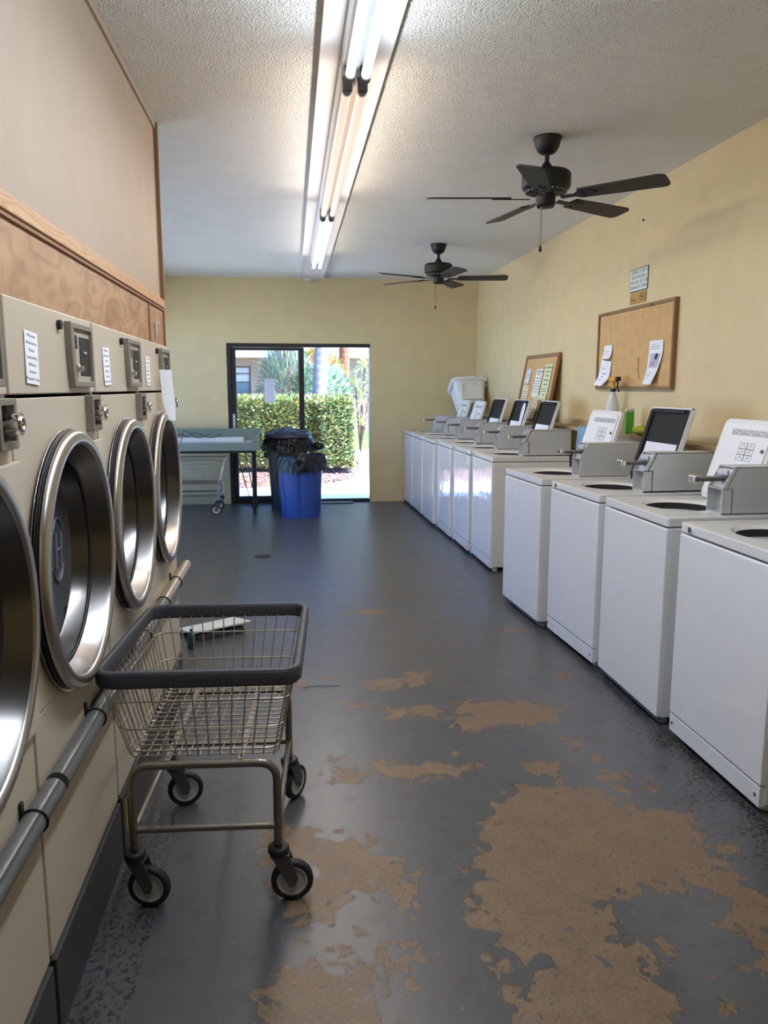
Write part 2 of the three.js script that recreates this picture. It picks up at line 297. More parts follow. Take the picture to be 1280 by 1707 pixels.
M.pineDark = std(0x875a3a, 0.55);
const zBat = -3.95;
struct('trim_3', rbb(XB - 0.02, XB + 0.022, 1.914, 1.958, ZE, ZB, 0.004), M.pine);
struct('trim_4', [rbb(XB - 0.012, XB + 0.008, 1.66, 1.912, zBat + 0.012, ZB, 0.002)], M.ply);
struct('trim_5', [rbb(XB - 0.012, XB + 0.008, 1.66, 1.912, ZE + 0.016, zBat - 0.012, 0.002)], M.ply);
struct('trim_6', [rbb(XB - 0.012, XB + 0.014, 1.66, 1.912, zBat - 0.011, zBat + 0.011, 0.002), rbb(XB - 0.02, XB + 0.016, 0.0, 1.912, ZE - 0.012, ZE + 0.012, 0.002)], M.pineDark);
struct('trim_7', bb(XB + 0.008, XB + 0.016, 1.902, 1.9135, ZE + 0.02, ZB), M.pineDark);
{
  const t = thing('cupboard_catch', 'small pale metal catch on the plywood strip above the far dryer', 'catch', [XB + 0.009, 1.79, -4.12]);
  obj('catch_plate', rbb(0, 0.006, -0.045, 0.03, -0.014, 0.014, 0.002), M.alum, t); obj('hook', rod([0.004, 0.028, 0.01], [0.012, 0.03, -0.05], 0.003), M.steel, t);
}

// ---------------------------------------------------------------- sliding door
{
  const d = new THREE.Group(); d.name = 'door_1'; d.userData.kind = 'structure'; scene.add(d);
  const z0 = ZF - 0.13, z1 = ZF - 0.01, xm = 0.17;
  obj('head_frame', rbb(DX0, DX1, DH - 0.045, DH, z0, z1, 0.003), M.bronze, d);
  obj('jamb', rbb(DX0, DX0 + 0.05, 0.0, DH - 0.045, z0, z1, 0.003), M.bronze, d);
  obj('jamb', rbb(DX1 - 0.012, DX1, 0.0, DH - 0.045, z0, z1, 0.003), M.alum, d);
  obj('sill_track', [bb(DX0 + 0.05, DX1 - 0.012, 0, 0.018, z0, z1), bb(DX0 + 0.05, DX1 - 0.012, 0.018, 0.034, z0 + 0.03, z0 + 0.036), bb(DX0 + 0.05, DX1 - 0.012, 0.018, 0.034, z0 + 0.08, z0 + 0.086)], M.bronze, d);
  const panel = (x0, x1, zc, nm) => {
    const p = obj(nm, [rbb(x0, x0 + 0.055, 0.035, DH - 0.05, zc - 0.016, zc + 0.016, 0.004), rbb(x1 - 0.06, x1, 0.035, DH - 0.05, zc - 0.016, zc + 0.016, 0.004), rbb(x0 + 0.05, x1 - 0.055, DH - 0.085, DH - 0.05, zc - 0.014, zc + 0.014, 0.003), rbb(x0 + 0.05, x1 - 0.055, 0.035, 0.085, zc - 0.014, zc + 0.014, 0.003)], M.bronze, d);
    obj('pane', bb(x0 + 0.05, x1 - 0.055, 0.08, DH - 0.08, zc - 0.002, zc + 0.002), M.glass, p); return p;
  };
  const a = panel(DX0 + 0.05, xm, z0 + 0.083, 'sliding_panel');
  panel(DX0 + 0.052, xm - 0.01, z0 + 0.033, 'fixed_panel');
  obj('pull_handle', [rbb(DX0 + 0.055, DX0 + 0.085, 0.9, 1.16, z0 + 0.1, z0 + 0.125, 0.006)], M.alum, a);
  obj('latch', rbb(xm - 0.045, xm - 0.02, 0.93, 1.1, z0 + 0.1, z0 + 0.112, 0.004), M.bronze, a);
}

{
  const d = new THREE.Group(); d.name = 'door_2'; d.userData.kind = 'structure'; scene.add(d);
  const xa = XL - 0.13, xb = XL - 0.05, n = 4, w = (LZ1 - LZ0) / n;
  obj('head_frame', rbb(xa, xb, DH_L - 0.05, DH_L, LZ0, LZ1, 0.003), M.bronze, d); obj('sill_track', bb(xa, xb, 0, 0.02, LZ0, LZ1), M.bronze, d);
  for (let i = 0; i < n; i++) {
    const z = LZ0 + i * w, f = obj('door_panel', [rbb(xa + 0.02, xb - 0.02, 0.02, DH_L - 0.05, z, z + 0.05, 0.003), rbb(xa + 0.02, xb - 0.02, 0.02, DH_L - 0.05, z + w - 0.05, z + w, 0.003), bb(xa + 0.02, xb - 0.02, 0.02, 0.08, z + 0.05, z + w - 0.05), bb(xa + 0.02, xb - 0.02, DH_L - 0.1, DH_L - 0.05, z + 0.05, z + w - 0.05)], M.bronze, d);
    obj('pane', bb(xa + 0.038, xa + 0.042, 0.08, DH_L - 0.1, z + 0.05, z + w - 0.05), M.glass, f);
  }
}

// ---------------------------------------------------------------- fluorescent fittings
struct('light_tray', [rbb(0.143, 0.423, 2.825, 2.849, -10.0, -0.7, 0.003), bb(0.14, 0.146, 2.818, 2.849, -10.0, -0.7), bb(0.42, 0.426, 2.818, 2.849, -10.0, -0.7)], M.trayWhite);
{
  const XC = 0.283, L = 2.42;
  const proto = (mat) => {
    const t = new THREE.Group(); scene.add(t);
    obj('channel', [rbb(-0.058, 0.058, 0.045, 0.125, -L / 2, L / 2, 0.006), bx(0.012, 0.02, L, 0, 0.04, 0), ...[-1, 1].map((s) => bx(0.004, 0.03, L, s * 0.04, 0.035, 0))], M.channel, t);
    for (const s of [-1, 1]) {
      const tb = obj('fluorescent_tube', [new THREE.CylinderGeometry(0.019, 0.019, L - 0.1, 20).rotateX(Math.PI / 2)].map((g) => g.translate(s * 0.031, 0.005, 0)), mat, t);
      for (const e of [-1, 1]) { obj('end_cap', new THREE.CylinderGeometry(0.0195, 0.0195, 0.016, 20).rotateX(Math.PI / 2).translate(s * 0.031, 0.005, e * (L / 2 - 0.052)), M.alum, tb); }
      for (const e of [-1, 1]) obj('lamp_holder', [rbb(s * 0.031 - 0.02, s * 0.031 + 0.02, -0.008, 0.05, e * (L / 2 - 0.02) - 0.018, e * (L / 2 - 0.02) + 0.012, 0.005), new THREE.CylinderGeometry(0.02, 0.02, 0.02, 18).rotateX(Math.PI / 2).translate(s * 0.031, 0.005, e * (L / 2 - 0.025))], M.greyDark, t);
    }
    return t;
  };
  const lit = (t, power, side, color) => { for (const k of [-1, 0, 1]) {                                   // below and on both sides of the pair of tubes
      const a = new THREE.RectAreaLight(color, k ? side : power, k ? L - 0.12 : 0.076, k ? 0.038 : L - 0.12), p = t.position;
      a.position.set(p.x + k * 0.054, p.y + (k ? 0.005 : -0.02), p.z); if (k) a.rotation.y = -k * Math.PI / 2; else a.rotation.x = -Math.PI / 2; scene.add(a);
    } };
  const put = (t, z, label) => { t.name = numbered('fluorescent_fitting'); t.position.set(XC, 2.70, z); tag(t, label, 'light fitting', 'twin tube light fittings along the ceiling'); };
  const a = proto(M.tubeLit), b = proto(M.tubeDim), c = a.clone(); scene.add(c);
  put(a, -2.09, 'nearest twin tube fluorescent fitting, glowing cool blue white, cut by the top edge');
  put(b, -4.58, 'middle twin tube fluorescent fitting with dim warm pinkish tubes');
  put(c, -7.07, 'farthest twin tube fluorescent fitting, glowing white, ending near the far wall');
  lit(a, TUBE_LIGHT, 24, 0xe8f1ff); lit(b, 24, 18, 0xffeee2); lit(c, 32, 9, 0xfff4ea);
  const s = thing('smoke_detector', 'small round white smoke detector on the ceiling at the far end of the light tray', 'detector', [0.255, H, -10.03 + 0.0]);
  obj('housing', lathe([[0, -0.045], [0.035, -0.043], [0.055, -0.03], [0.06, -0.001], [0, -0.001]], 28), M.whitePlastic, s);
}

// ---------------------------------------------------------------- tumble dryers
function makeDryer() {
  const t = new THREE.Group(); t.name = 'tumble_dryer';
  const W = 0.346, CY = 1.065, CU = 0.0;           // u = -z
  const plate = (s, d, b) => ext(s, d, b, 48).rotateY(Math.PI / 2);
  const front = rshape(-W, W, 0.782, 1.474, 0.004); front.holes.push(circleHole(CU, CY, 0.298));
  obj('front_panel', plate(front, 0.016, 0.002).translate(-0.018, 0, 0), M.cream, t);
  obj('control_panel', rbb(-0.02, 0, 1.484, 1.685, -W, W, 0.004), M.cream, t);
  obj('lower_panel', rbb(-0.02, 0, 0.203, 0.776, -W, W, 0.005), M.creamPlain, t);
  obj('toe_kick', rbb(-0.08, 0.008, 0.0, 0.196, -W + 0.004, W - 0.002, 0.004), M.toe, t);
  obj('cabinet', [bb(-0.72, -0.021, 0.003, 1.655, -W - 0.004, -W + 0.012), bb(-0.72, -0.021, 0.003, 1.655, W - 0.012, W + 0.004), bb(-0.72, -0.70, 0.003, 1.655, -W, W), bb(-0.72, -0.021, 1.635, 1.655, -W, W)], M.filler, t);
  obj('drum', [latheX([[0.296, -0.02], [0.296, -0.075], [0.31, -0.08], [0.31, -0.55], [0.0, -0.56]], 48).translate(0, CY, -CU)], M.drum, t).material.side = THREE.DoubleSide;
  // hinge side plate standing proud behind the door ring
  const hp = new THREE.Shape(), HR = 0.337, aT = Math.asin((1.347 - CY) / HR), aB = Math.asin((0.775 - CY) / HR); hp.moveTo(W + 0.003, 0.775); hp.lineTo(W + 0.003, 1.347); hp.lineTo(CU + HR * Math.cos(aT), 1.347); hp.absarc(CU, CY, HR, aT, aB, true); hp.closePath();
  obj('hinge_plate', plate(hp, 0.014, 0.002).translate(0.0, 0, 0), M.cream, t);
  const at = (g) => g.translate(0, CY, -CU);
  const door = obj('door', [at(latheX([[0.316, 0.023], [0.327, 0.024], [0.3285, 0.028], [0.3275, 0.034], [0.3215, 0.041], [0.311, 0.0445], [0.3, 0.0445], [0.294, 0.041], [0.2915, 0.034]], 96))], M.steel, t);
  obj('gasket', [at(latheX([[0.3, 0.010], [0.322, 0.0105], [0.3265, 0.012], [0.3265, 0.0155], [0.32, 0.0165], [0.3265, 0.0175], [0.3265, 0.022], [0.3, 0.0235]], 96))], M.rubber, door);
  obj('back_flange', [at(latheX([[0.3, 0.0085], [0.332, 0.0085], [0.333, 0.0095], [0.332, 0.0105], [0.31, 0.0107]], 96))], M.chrome, door);
  obj('bowl', [at(latheX([[0.2915, 0.036], [0.288, 0.026], [0.27, -0.015], [0.266, -0.018]], 96)), at(latheX([[0.262, -0.021], [0.25, -0.064], [0.242, -0.068]], 96))], M.brushed, door).material.side = THREE.DoubleSide;
  obj('seal_ring', at(new THREE.TorusGeometry(0.2645, 0.0055, 10, 96).rotateY(Math.PI / 2).translate(-0.018, 0, 0)), M.rubber, door);
  obj('glass', at(new THREE.CylinderGeometry(0.243, 0.243, 0.006, 96).rotateZ(Math.PI / 2).translate(-0.07, 0, 0)), M.darkGlass, door);
  // raised oval letter emblem on the glass
  const oval = (a0, a1) => { const p = []; for (let i = 0; i <= 16; i++) { const a = lerp(a0, a1, i / 16); p.push([-0.065, CY + 0.085 * Math.sin(a) + 0.012 * Math.cos(a), -0.12 - 0.05 * Math.cos(a)]); } return curve(p, 0.0035, 24, 6); };
  obj('emblem', [oval(0.5, 2.4), oval(3.6, 5.6), rod([-0.065, CY - 0.045, -0.12 + 0.026], [-0.065, CY + 0.05, -0.12 + 0.015], 0.005), rod([-0.065, CY - 0.05, -0.12 - 0.018], [-0.065, CY + 0.045, -0.12 - 0.028], 0.005), rod([-0.065, CY, -0.12 + 0.02], [-0.065, CY, -0.12 - 0.023], 0.005)], M.emblem, door);
  obj('warning_tag', bb(-0.0668, -0.0662, 0.865, 0.895, -0.19, -0.15), M.black, door);
  // coin control: bowed frame round a recessed plate
  const z0 = -0.08, z1 = -0.296, u0 = -z0, u1 = -z1, fr = new THREE.Shape();
  fr.moveTo(u0 + 0.012, 1.502); fr.lineTo(u1, 1.502); fr.lineTo(u1, 1.663); fr.lineTo(u0, 1.663); fr.quadraticCurveTo(u0 - 0.004, 1.58, u0 + 0.012, 1.502);
  const hole = new THREE.Path(); hole.moveTo(u0 + 0.03, 1.513); hole.lineTo(u0 + 0.022, 1.652); hole.lineTo(u1 - 0.012, 1.652); hole.lineTo(u1 - 0.012, 1.513); hole.closePath(); fr.holes.push(hole);
  const frame = obj('coin_control', plate(fr, 0.013, 0.002).translate(0.002, 0, 0), M.bezel, t);
  obj('face_plate', bb(0.001, 0.009, 1.508, 1.658, -u1 + 0.006, -u0 - 0.014), M.plateTan, frame);
  obj('card_window', rbb(0.0085, 0.011, 1.53, 1.632, -0.275, -0.176, 0.004), M.black, frame);
  obj('coin_slot', rbb(0.0085, 0.012, 1.6, 1.635, -0.15, -0.12, 0.003), M.black, frame);
  obj('coin_return', [rbb(0.0085, 0.018, 1.536, 1.56, -0.15, -0.125, 0.004), new THREE.CylinderGeometry(0.007, 0.007, 0.02, 14).rotateZ(Math.PI / 2).translate(0.018, 1.548, -0.137)], M.chrome, frame);
  obj('card_edge', rbb(0.011, 0.014, 1.588, 1.594, -0.235, -0.205, 0.001), M.alum, frame);
  // coin vault with cylinder lock
  const lf = rshape(0.236, 0.33, 1.379, 1.476, 0.004), lh = rshape(0.246, 0.32, 1.391, 1.466, 0.003); lf.holes.push(lh);
  const vault = obj('coin_vault', plate(lf, 0.02, 0.002).translate(0, 0, 0), M.bezel, t);
  obj('vault_door', bb(0, 0.006, 1.388, 1.468, -0.325, -0.241), std(0x3b3a36, 0.3, 0.6), vault);
  obj('lock', [new THREE.CylinderGeometry(0.02, 0.023, 0.04, 24).rotateZ(Math.PI / 2).translate(0.024, 1.428, -0.285), new THREE.TorusGeometry(0.012, 0.0035, 8, 20).rotateY(Math.PI / 2).translate(0.045, 1.428, -0.285)], M.chrome, vault);
  obj('indicator', new THREE.CylinderGeometry(0.0115, 0.0115, 0.012, 20).rotateZ(Math.PI / 2).translate(0.004, 1.652, -0.022), M.black, t);
  return t;
}
const dryerZ = [-1.315, -2.021, -2.735, -3.443], dryerX = -0.57;
const dry = makeDryer(); scene.add(dry); dry.name = numbered('tumble_dryer');
dry.position.set(dryerX, 0, dryerZ[0]);
tag(dry, 'cream coin tumble dryer nearest the camera, cut off by the left edge of the photo', 'dryer', 'row of tumble dryers along the left wall');
dup(dry, [dryerX, 0, dryerZ[1]], 0, 'cream coin tumble dryer behind the wire cart, its whole round door in view');
dup(dry, [dryerX, 0, dryerZ[2]], 0, 'cream coin tumble dryer second from the far end of the row, between two others');
dup(dry, [dryerX, 0, dryerZ[3]], 0, 'cream coin tumble dryer at the far end, white paper hanging from it');
for (const z of [-0.962, -1.668, -2.378, -3.089]) struct('filler_strip', bb(dryerX - 0.03, dryerX - 0.012, 0.2, 1.68, z - 0.012, z + 0.012), M.filler);
// printed notes on the dryers
function paperMat(w, h, draw, bg = '#eceef2') { const t = canvasTex(w, h, (g) => { g.fillStyle = bg; g.fillRect(0, 0, w, h); draw(g, w, h); }); return std(0xffffff, 0.85, 0, { map: t, side: THREE.DoubleSide }); }
// upright sheet facing +x or -x; uv runs over the sheet
function sheet(w, h, bend = 0, face = 1, cut = null) {
  const g = grid((u, v) => { let a = u - 0.5, b = v - 0.5; const x = bend * (Math.sin(u * 3.1) * 0.4 + (0.5 - b) ** 3 * 1.1) + 0.0008; if (cut) a = cut(a, b); return [face * x, b * h, -face * a * w]; }, 10, 14);
  g.userData.ownUV = true; return g.toNonIndexed().copy ? Object.assign(g.toNonIndexed(), { userData: { ownUV: true } }) : g;
}
const words = ['Please', 'Remove', 'Your', 'Laundry', 'When', 'Done', 'Thank You'];
const lintMat = paperMat(96, 256, (g, w, h) => { g.fillStyle = '#26262b'; g.textAlign = 'center'; g.font = 'bold 20px sans-serif'; words.forEach((s, i) => g.fillText(s, w / 2, 28 + i * 35)); });
const noteA = obj('dryer_label', sheet(0.088, 0.115, 0.001), lintMat); noteA.position.set(dryerX + 0.001, 1.563, -1.825); noteA.rotation.x = -0.06;
tag(noteA, 'long white printed label on the dryer nearest to fully in view', 'label', 'printed labels on the dryers');
const noteB = noteA.clone(); noteB.name = numbered('dryer_label'); noteB.position.z = -2.535; noteB.rotation.x = 0.03; noteB.userData = { ...noteA.userData, label: 'white printed label on the second dryer from the far end' }; scene.add(noteB);
const noteC = noteA.clone(); noteC.name = numbered('dryer_label'); noteC.position.z = -3.243; noteC.rotation.x = -0.02; noteC.userData = { ...noteA.userData, label: 'white printed label on the farthest dryer' }; scene.add(noteC);
const hang = obj('hanging_paper', sheet(0.064, 0.215, 0.012, 1, (a, b) => a * (b < -0.2 ? 1 - (-0.2 - b) * 1.6 : 1) + b * -0.25), M.paper); hang.position.set(dryerX + 0.045, 1.465, -3.44); hang.rotation.set(0.0, -0.75, 0); tag(hang, 'plain white paper hanging from the coin panel of the farthest dryer', 'paper');
// bumper pipe along the dryers
{
  const PX = -0.5435, PY = 0.613, r = 0.0255;
  const seg = (z0, z1, mat, label) => { const t = thing('bumper_rail', label, 'rail', [PX, PY, 0], 0, 'bumper rails along the dryers'); obj('rail_tube', rod([0, 0, z0], [0, 0, z1], r, 24), mat, t);
    for (let z = z0 - 0.35; z > z1 + 0.1; z -= 0.7) obj('bracket', [new THREE.TorusGeometry(r + 0.002, 0.003, 8, 24).translate(0, 0, z), rbb(-0.029, -0.02, -0.02, 0.045, z - 0.008, z + 0.008, 0.002)], M.black, t); return t; };
  seg(-0.5, -1.686, M.pipeGrey, 'worn dark grey bumper rail across the nearest, cut off dryer');
  seg(-1.712, -3.19, M.pipeGrey, 'worn dark grey bumper rail passing behind the wire cart');
  const c = seg(-3.2, -3.91, M.pipeSteel, 'pale metal bumper rail end sticking out past the farthest dryer');
  obj('joint_ring', new THREE.TorusGeometry(r, 0.004, 8, 24).translate(0, 0, -3.205), M.black, c);
}

// ---------------------------------------------------------------- washing machines (front faces -x)
const WZ = 0.329, deckY = 0.945;
const lidPrint = canvasTex(256, 256, (g, w, h) => {
  g.fillStyle = '#e6e7e6'; g.fillRect(0, 0, w, h); g.fillStyle = '#a5a7a8'; g.fillRect(60, 52, 176, 30); g.fillStyle = '#ececec';
  for (let i = 0; i < 3; i++) for (let k = 0; k < 7; k++) g.fillRect(66 + i * 58 + (k * 13) % 40, 56 + (k * 7) % 20, 10, 3);
  g.strokeStyle = '#55585c'; g.lineWidth = 2; for (let i = 0; i < 2; i++) for (let j = 0; j < 3; j++) { g.strokeRect(120 + i * 36, 120 + j * 30, 34, 28); g.beginPath(); g.moveTo(128 + i * 36, 142 + j * 30); g.lineTo(138 + i * 36, 126 + j * 30); g.lineTo(146 + i * 36, 140 + j * 30); g.stroke(); }
});
M.lidWhite = std(0xffffff, 0.35, 0, { map: lidPrint });
function makeWasher(kind) {
  const t = new THREE.Group(), K = kind === 'black';
  obj('cabinet', [rbb(0.018, 0.65, 0.035, 0.9, -WZ, WZ, 0.008), ...[[0.06, -0.27], [0.06, 0.27], [0.6, -0.27], [0.6, 0.27]].map(([x, z]) => new THREE.CylinderGeometry(0.02, 0.025, 0.036, 12).translate(x, 0.018, z))], M.whiteDeck, t);
  obj('front_panel', rbb(0, 0.03, K ? 0.11 : 0.04, 0.898, -WZ, WZ, 0.008), M.white, t);
  if (K) { const k = obj('kick_panel', rbb(0.002, 0.03, 0.03, 0.106, -WZ + 0.004, WZ - 0.004, 0.003), M.white, t); for (const s of [-1, 1]) obj('screw', new THREE.CylinderGeometry(0.006, 0.006, 0.006, 12).rotateZ(Math.PI / 2).translate(0.001, 0.07, s * 0.3), M.greyDark, k); }
  else obj('base_strip', bb(0.02, 0.03, 0.012, 0.04, -WZ + 0.01, WZ - 0.01), M.greyDark, t);
  // deck with the tub opening
  const CX = 0.245, CZ = -0.03, RO = 0.185, s = rshape(0.004, 0.648, -WZ + 0.004, WZ - 0.004, 0.012), h = new THREE.Path();
  h.absellipse(CX, -CZ, RO * 0.92, RO, 0, Math.PI * 2, true); s.holes.push(h);
  obj('top_deck', [ext(s, 0.032, 0.004, 32).rotateX(-Math.PI / 2).translate(0, 0.909, 0), grid((u, v) => { const a = u * Math.PI * 2, r = 1 + v * 0.02; return [CX + RO * 0.92 * Math.cos(a) * (r - 0.02 - v * 0.1), 0.9435 - v * 0.012, CZ + RO * Math.sin(a) * (r - 0.02 - v * 0.1)]; }, 48, 3)], M.whiteDeck, t).material.side = THREE.DoubleSide;
  obj('wash_tub', [lathe([[0.168, 0.037], [0.165, 0.02], [0.172, -0.02], [0.19, -0.06], [0.19, -0.32], [0.06, -0.33], [0.045, -0.1], [0, -0.09]], 40).scale(0.94, 1, 1).translate(CX, 0.895, CZ)], M.tubDark, t).material.side = THREE.DoubleSide;
  obj('deck_groove', [bb(0.03, 0.62, 0.9452, 0.9465, 0.245, 0.25), bb(0.03, 0.62, 0.9452, 0.9465, -0.285, -0.28)], M.whiteDeck, t);
  if (K) { const l = obj('deck_lock', new THREE.CylinderGeometry(0.013, 0.013, 0.012, 20).rotateZ(Math.PI / 2).translate(0.0, 0.925, -0.245), M.chrome, t); obj('key_slot', bb(-0.0075, -0.005, 0.919, 0.931, -0.2465, -0.2435), M.black, l); }
  // open lid leaning back
  const g = new THREE.Group(), LL = K ? 0.445 : 0.405, z0 = -0.255, z1 = 0.175;
  const place = (geo) => geo.rotateZ(-17 * R).translate(0.475, 0.955, 0);
  const lidShape = rshape(-z1, -z0, 0, LL, 0.035);
  const lp = (sh, d, x) => ext(sh, d, 0.003, 10).rotateY(Math.PI / 2).translate(x, 0, 0);
  if (K) {
    const lid = obj('lid', [place(lp(rshape(-z1, -z0, 0, LL, 0.012), 0.008, 0.0)), place(rbb(-0.016, 0.0, LL - 0.01, LL, z0, z1, 0.003)), place(rbb(-0.016, 0, 0, LL, z1 - 0.008, z1, 0.003)), place(rbb(-0.016, 0, 0, LL, z0, z0 + 0.008, 0.003))], M.whitePlastic, t);
    obj('lid_liner', [place(rbb(-0.014, -0.004, 0.0, LL - 0.014, z0 + 0.012, z1 - 0.012, 0.003)), place(rbb(-0.026, -0.005, 0.02, LL - 0.02, z0 + 0.014, z0 + 0.05, 0.004)), place(rbb(-0.024, -0.005, LL - 0.035, LL - 0.012, z0 + 0.05, z1 - 0.05, 0.004))], M.lidBlack, lid);
    obj('instruction_strip', place(rbb(-0.018, -0.013, 0.15, 0.235, z0 + 0.07, z1 - 0.03, 0.001)), M.paper, lid);
  } else {
    const lid = obj('lid', place(lp(lidShape, 0.018, 0.0)), M.whitePlastic, t);
    const ip = lp(rshape(-z1 + 0.022, -z0 - 0.022, 0.02, LL - 0.022, 0.025), 0.003, -0.008); const q = prep(ip), p = q.attributes.position, uv = q.attributes.uv;
    for (let i = 0; i < p.count; i++) uv.setXY(i, (p.getZ(i) - z0) / (z1 - z0), (p.getY(i) - 0.16) / (LL - 0.16)); q.userData.ownUV = true;
    obj('lid_liner', place(q), M.lidWhite, lid);
    obj('lid_stop', place(new THREE.CylinderGeometry(0.009, 0.009, 0.01, 12).rotateZ(Math.PI / 2).translate(-0.014, 0.26, z1 - 0.04)), M.greyDark, lid);
  }
  obj('console', [rbb(0.57, 0.64, deckY, 1.085, -0.31, 0.12, 0.01), rbb(0.555, 0.575, 0.955, 1.06, -0.29, 0.1, 0.004)], K ? M.greyDark : M.greyBox, t);
  // coin box with the slide
  const bz0 = 0.16, bz1 = 0.282, x0 = 0.27, x1 = 0.675, prof = shape([[x0, 0.946], [x1, 0.946], [x1, 1.155], [x0 + 0.05, 1.155], [x0, 1.06]]);
  const box = obj('coin_box', [ext(prof, 0.004).translate(0, 0, bz0), ext(prof, 0.004).translate(0, 0, bz1 - 0.004), bb(x0 + 0.05, x1, 1.151, 1.155, bz0, bz1), bb(x1 - 0.004, x1, 0.946, 1.155, bz0, bz1), bb(x0, x1, 0.946, 0.952, bz0, bz1), bb(x0 + 0.045, x0 + 0.05, 0.95, 1.06, bz0, bz1), bb(x0, x0 + 0.05, 1.056, 1.06, bz0, bz1), ext(shape([[x0 + 0.02, 1.06], [x0 + 0.025, 1.06], [x0 + 0.07, 1.152], [x0 + 0.065, 1.152]]), bz1 - bz0).translate(0, 0, bz0)], M.greyBox, t);
  obj('coin_slide', [rbb(x0 - 0.09, x0 + 0.06, 1.1, 1.108, bz0 + 0.035, bz1 - 0.035, 0.002), rbb(x0 - 0.07, x0 + 0.06, 1.088, 1.1, bz0 + 0.045, bz1 - 0.045, 0.003)], M.greyDark, box);
  obj('slide_grip', [rbb(x0 - 0.115, x0 - 0.088, 1.084, 1.116, bz0 + 0.03, bz1 - 0.03, 0.006)], M.chrome, box);
  obj('slot_plate', [rbb(x0 + 0.028, x0 + 0.04, 1.115, 1.14, bz0 + 0.02, bz1 - 0.02, 0.003)], M.alum, box);
  return t;
}
{
  const WB = makeWasher('black'), WW = makeWasher('white'), grp = 'row of coin washing machines along the right wall';
  const put = (proto, x, z, turn, label, lidless) => { const c = proto.used ? proto.clone() : proto; proto.used = true; c.name = numbered('washing_machine'); c.position.set(x, 0, z); c.rotation.y = turn * R; scene.add(c); c.userData = {}; tag(c, label, 'washing machine', grp); if (lidless) c.remove(c.children.find((k) => k.name === 'lid')); };
  put(WB, 1.607, -2.685, 0.5, 'white washing machine nearest the camera, cut off by the right edge');
  put(WW, 1.588, -3.43, 0.6, 'white washing machine with an open white lid, second from the camera in the row');
  put(WB, 1.562, -4.15, 3.0, 'white washing machine with open black lined lid, third from the camera');
  put(WW, 1.486, -4.88, 3.6, 'white washing machine just before the gap in the row, its front standing forward');
  put(WB, 1.585, -6.37, 0.5, 'white washing machine first after the gap in the row, its near side showing');
  put(WB, 1.557, -7.06, 0.5, 'white washing machine second after the gap, a white oval sheet on its black lid');
  {
    const w = scene.children.at(-1), lid = w.children.find((k) => k.name === 'lid'), e = new THREE.Shape(); e.absellipse(0, 0, 0.045, 0.115, 0, Math.PI * 2);
    obj('oval_sheet', ext(e, 0.002).rotateZ(-0.25).rotateY(Math.PI / 2).translate(-0.0165, 0.315, 0.085).rotateZ(-17 * R).translate(0.475, 0.955, 0), M.paper, lid).userData.label = 'white oval sheet';
  }
  put(WB, 1.528, -7.74, 0.5, 'white washing machine third after the gap, the farthest one with a black lined lid');
  put(WW, 1.488, -8.43, 0.5, 'white washing machine fourth after the gap, nearest of the far white lidded ones');
  put(WW, 1.474, -9.09, 0.5, 'white washing machine fifth after the gap, its open white lid just under the white tote');
  put(WW, 1.46, -9.752, 0.5, 'white washing machine at the far end of the row, against the far wall', true);
}

// ---------------------------------------------------------------- ledge behind the washers
struct('wall_ledge', [bb(2.34, XR - 0.001, 0, 1.15, ZF + 0.001, ZB - 0.001)], M.wall);
struct('ledge_board', rbb(2.27, XR - 0.001, 1.151, 1.178, ZF + 0.001, ZB - 0.001, 0.004), M.ledge);

// ---------------------------------------------------------------- boards, signs and papers on the right wall
const cork = (r, g, b) => dataTex(256, 256, (x, y) => { const n = 1 + 0.1 * N2(x / 2.3, y / 2.3) + 0.09 * N3(x / 6, y / 6) + 0.06 * fbm(x / 60, y / 60, 3); return [r * n, g * n, b * n].map((v) => clamp(v, 0, 255)); }, { rx: 2, ry: 2 });
M.cork = std(0xffffff, 0.9, 0, { map: cork(206, 168, 114) }); M.corkFrame = std(0x8a6a40, 0.55); M.corkFrame2 = std(0x93694a, 0.55);
function board(name, label, w, h, frameMat, fw, th) {    // local: face towards -x, base at the origin, w along z
  const t = thing(name, label, 'notice board');
  obj('cork_panel', bb(0.004, th, 0.01, h - 0.01, -w / 2 + 0.01, w / 2 - 0.01), M.cork, t);
  obj('frame', [rbb(-0.008, th, 0, fw, -w / 2, w / 2, 0.003), rbb(-0.008, th, h - fw, h, -w / 2, w / 2, 0.003), rbb(-0.008, th, fw, h - fw, -w / 2, -w / 2 + fw, 0.003), rbb(-0.008, th, fw, h - fw, w / 2 - fw, w / 2, 0.003)], frameMat, t);
  return t;
}
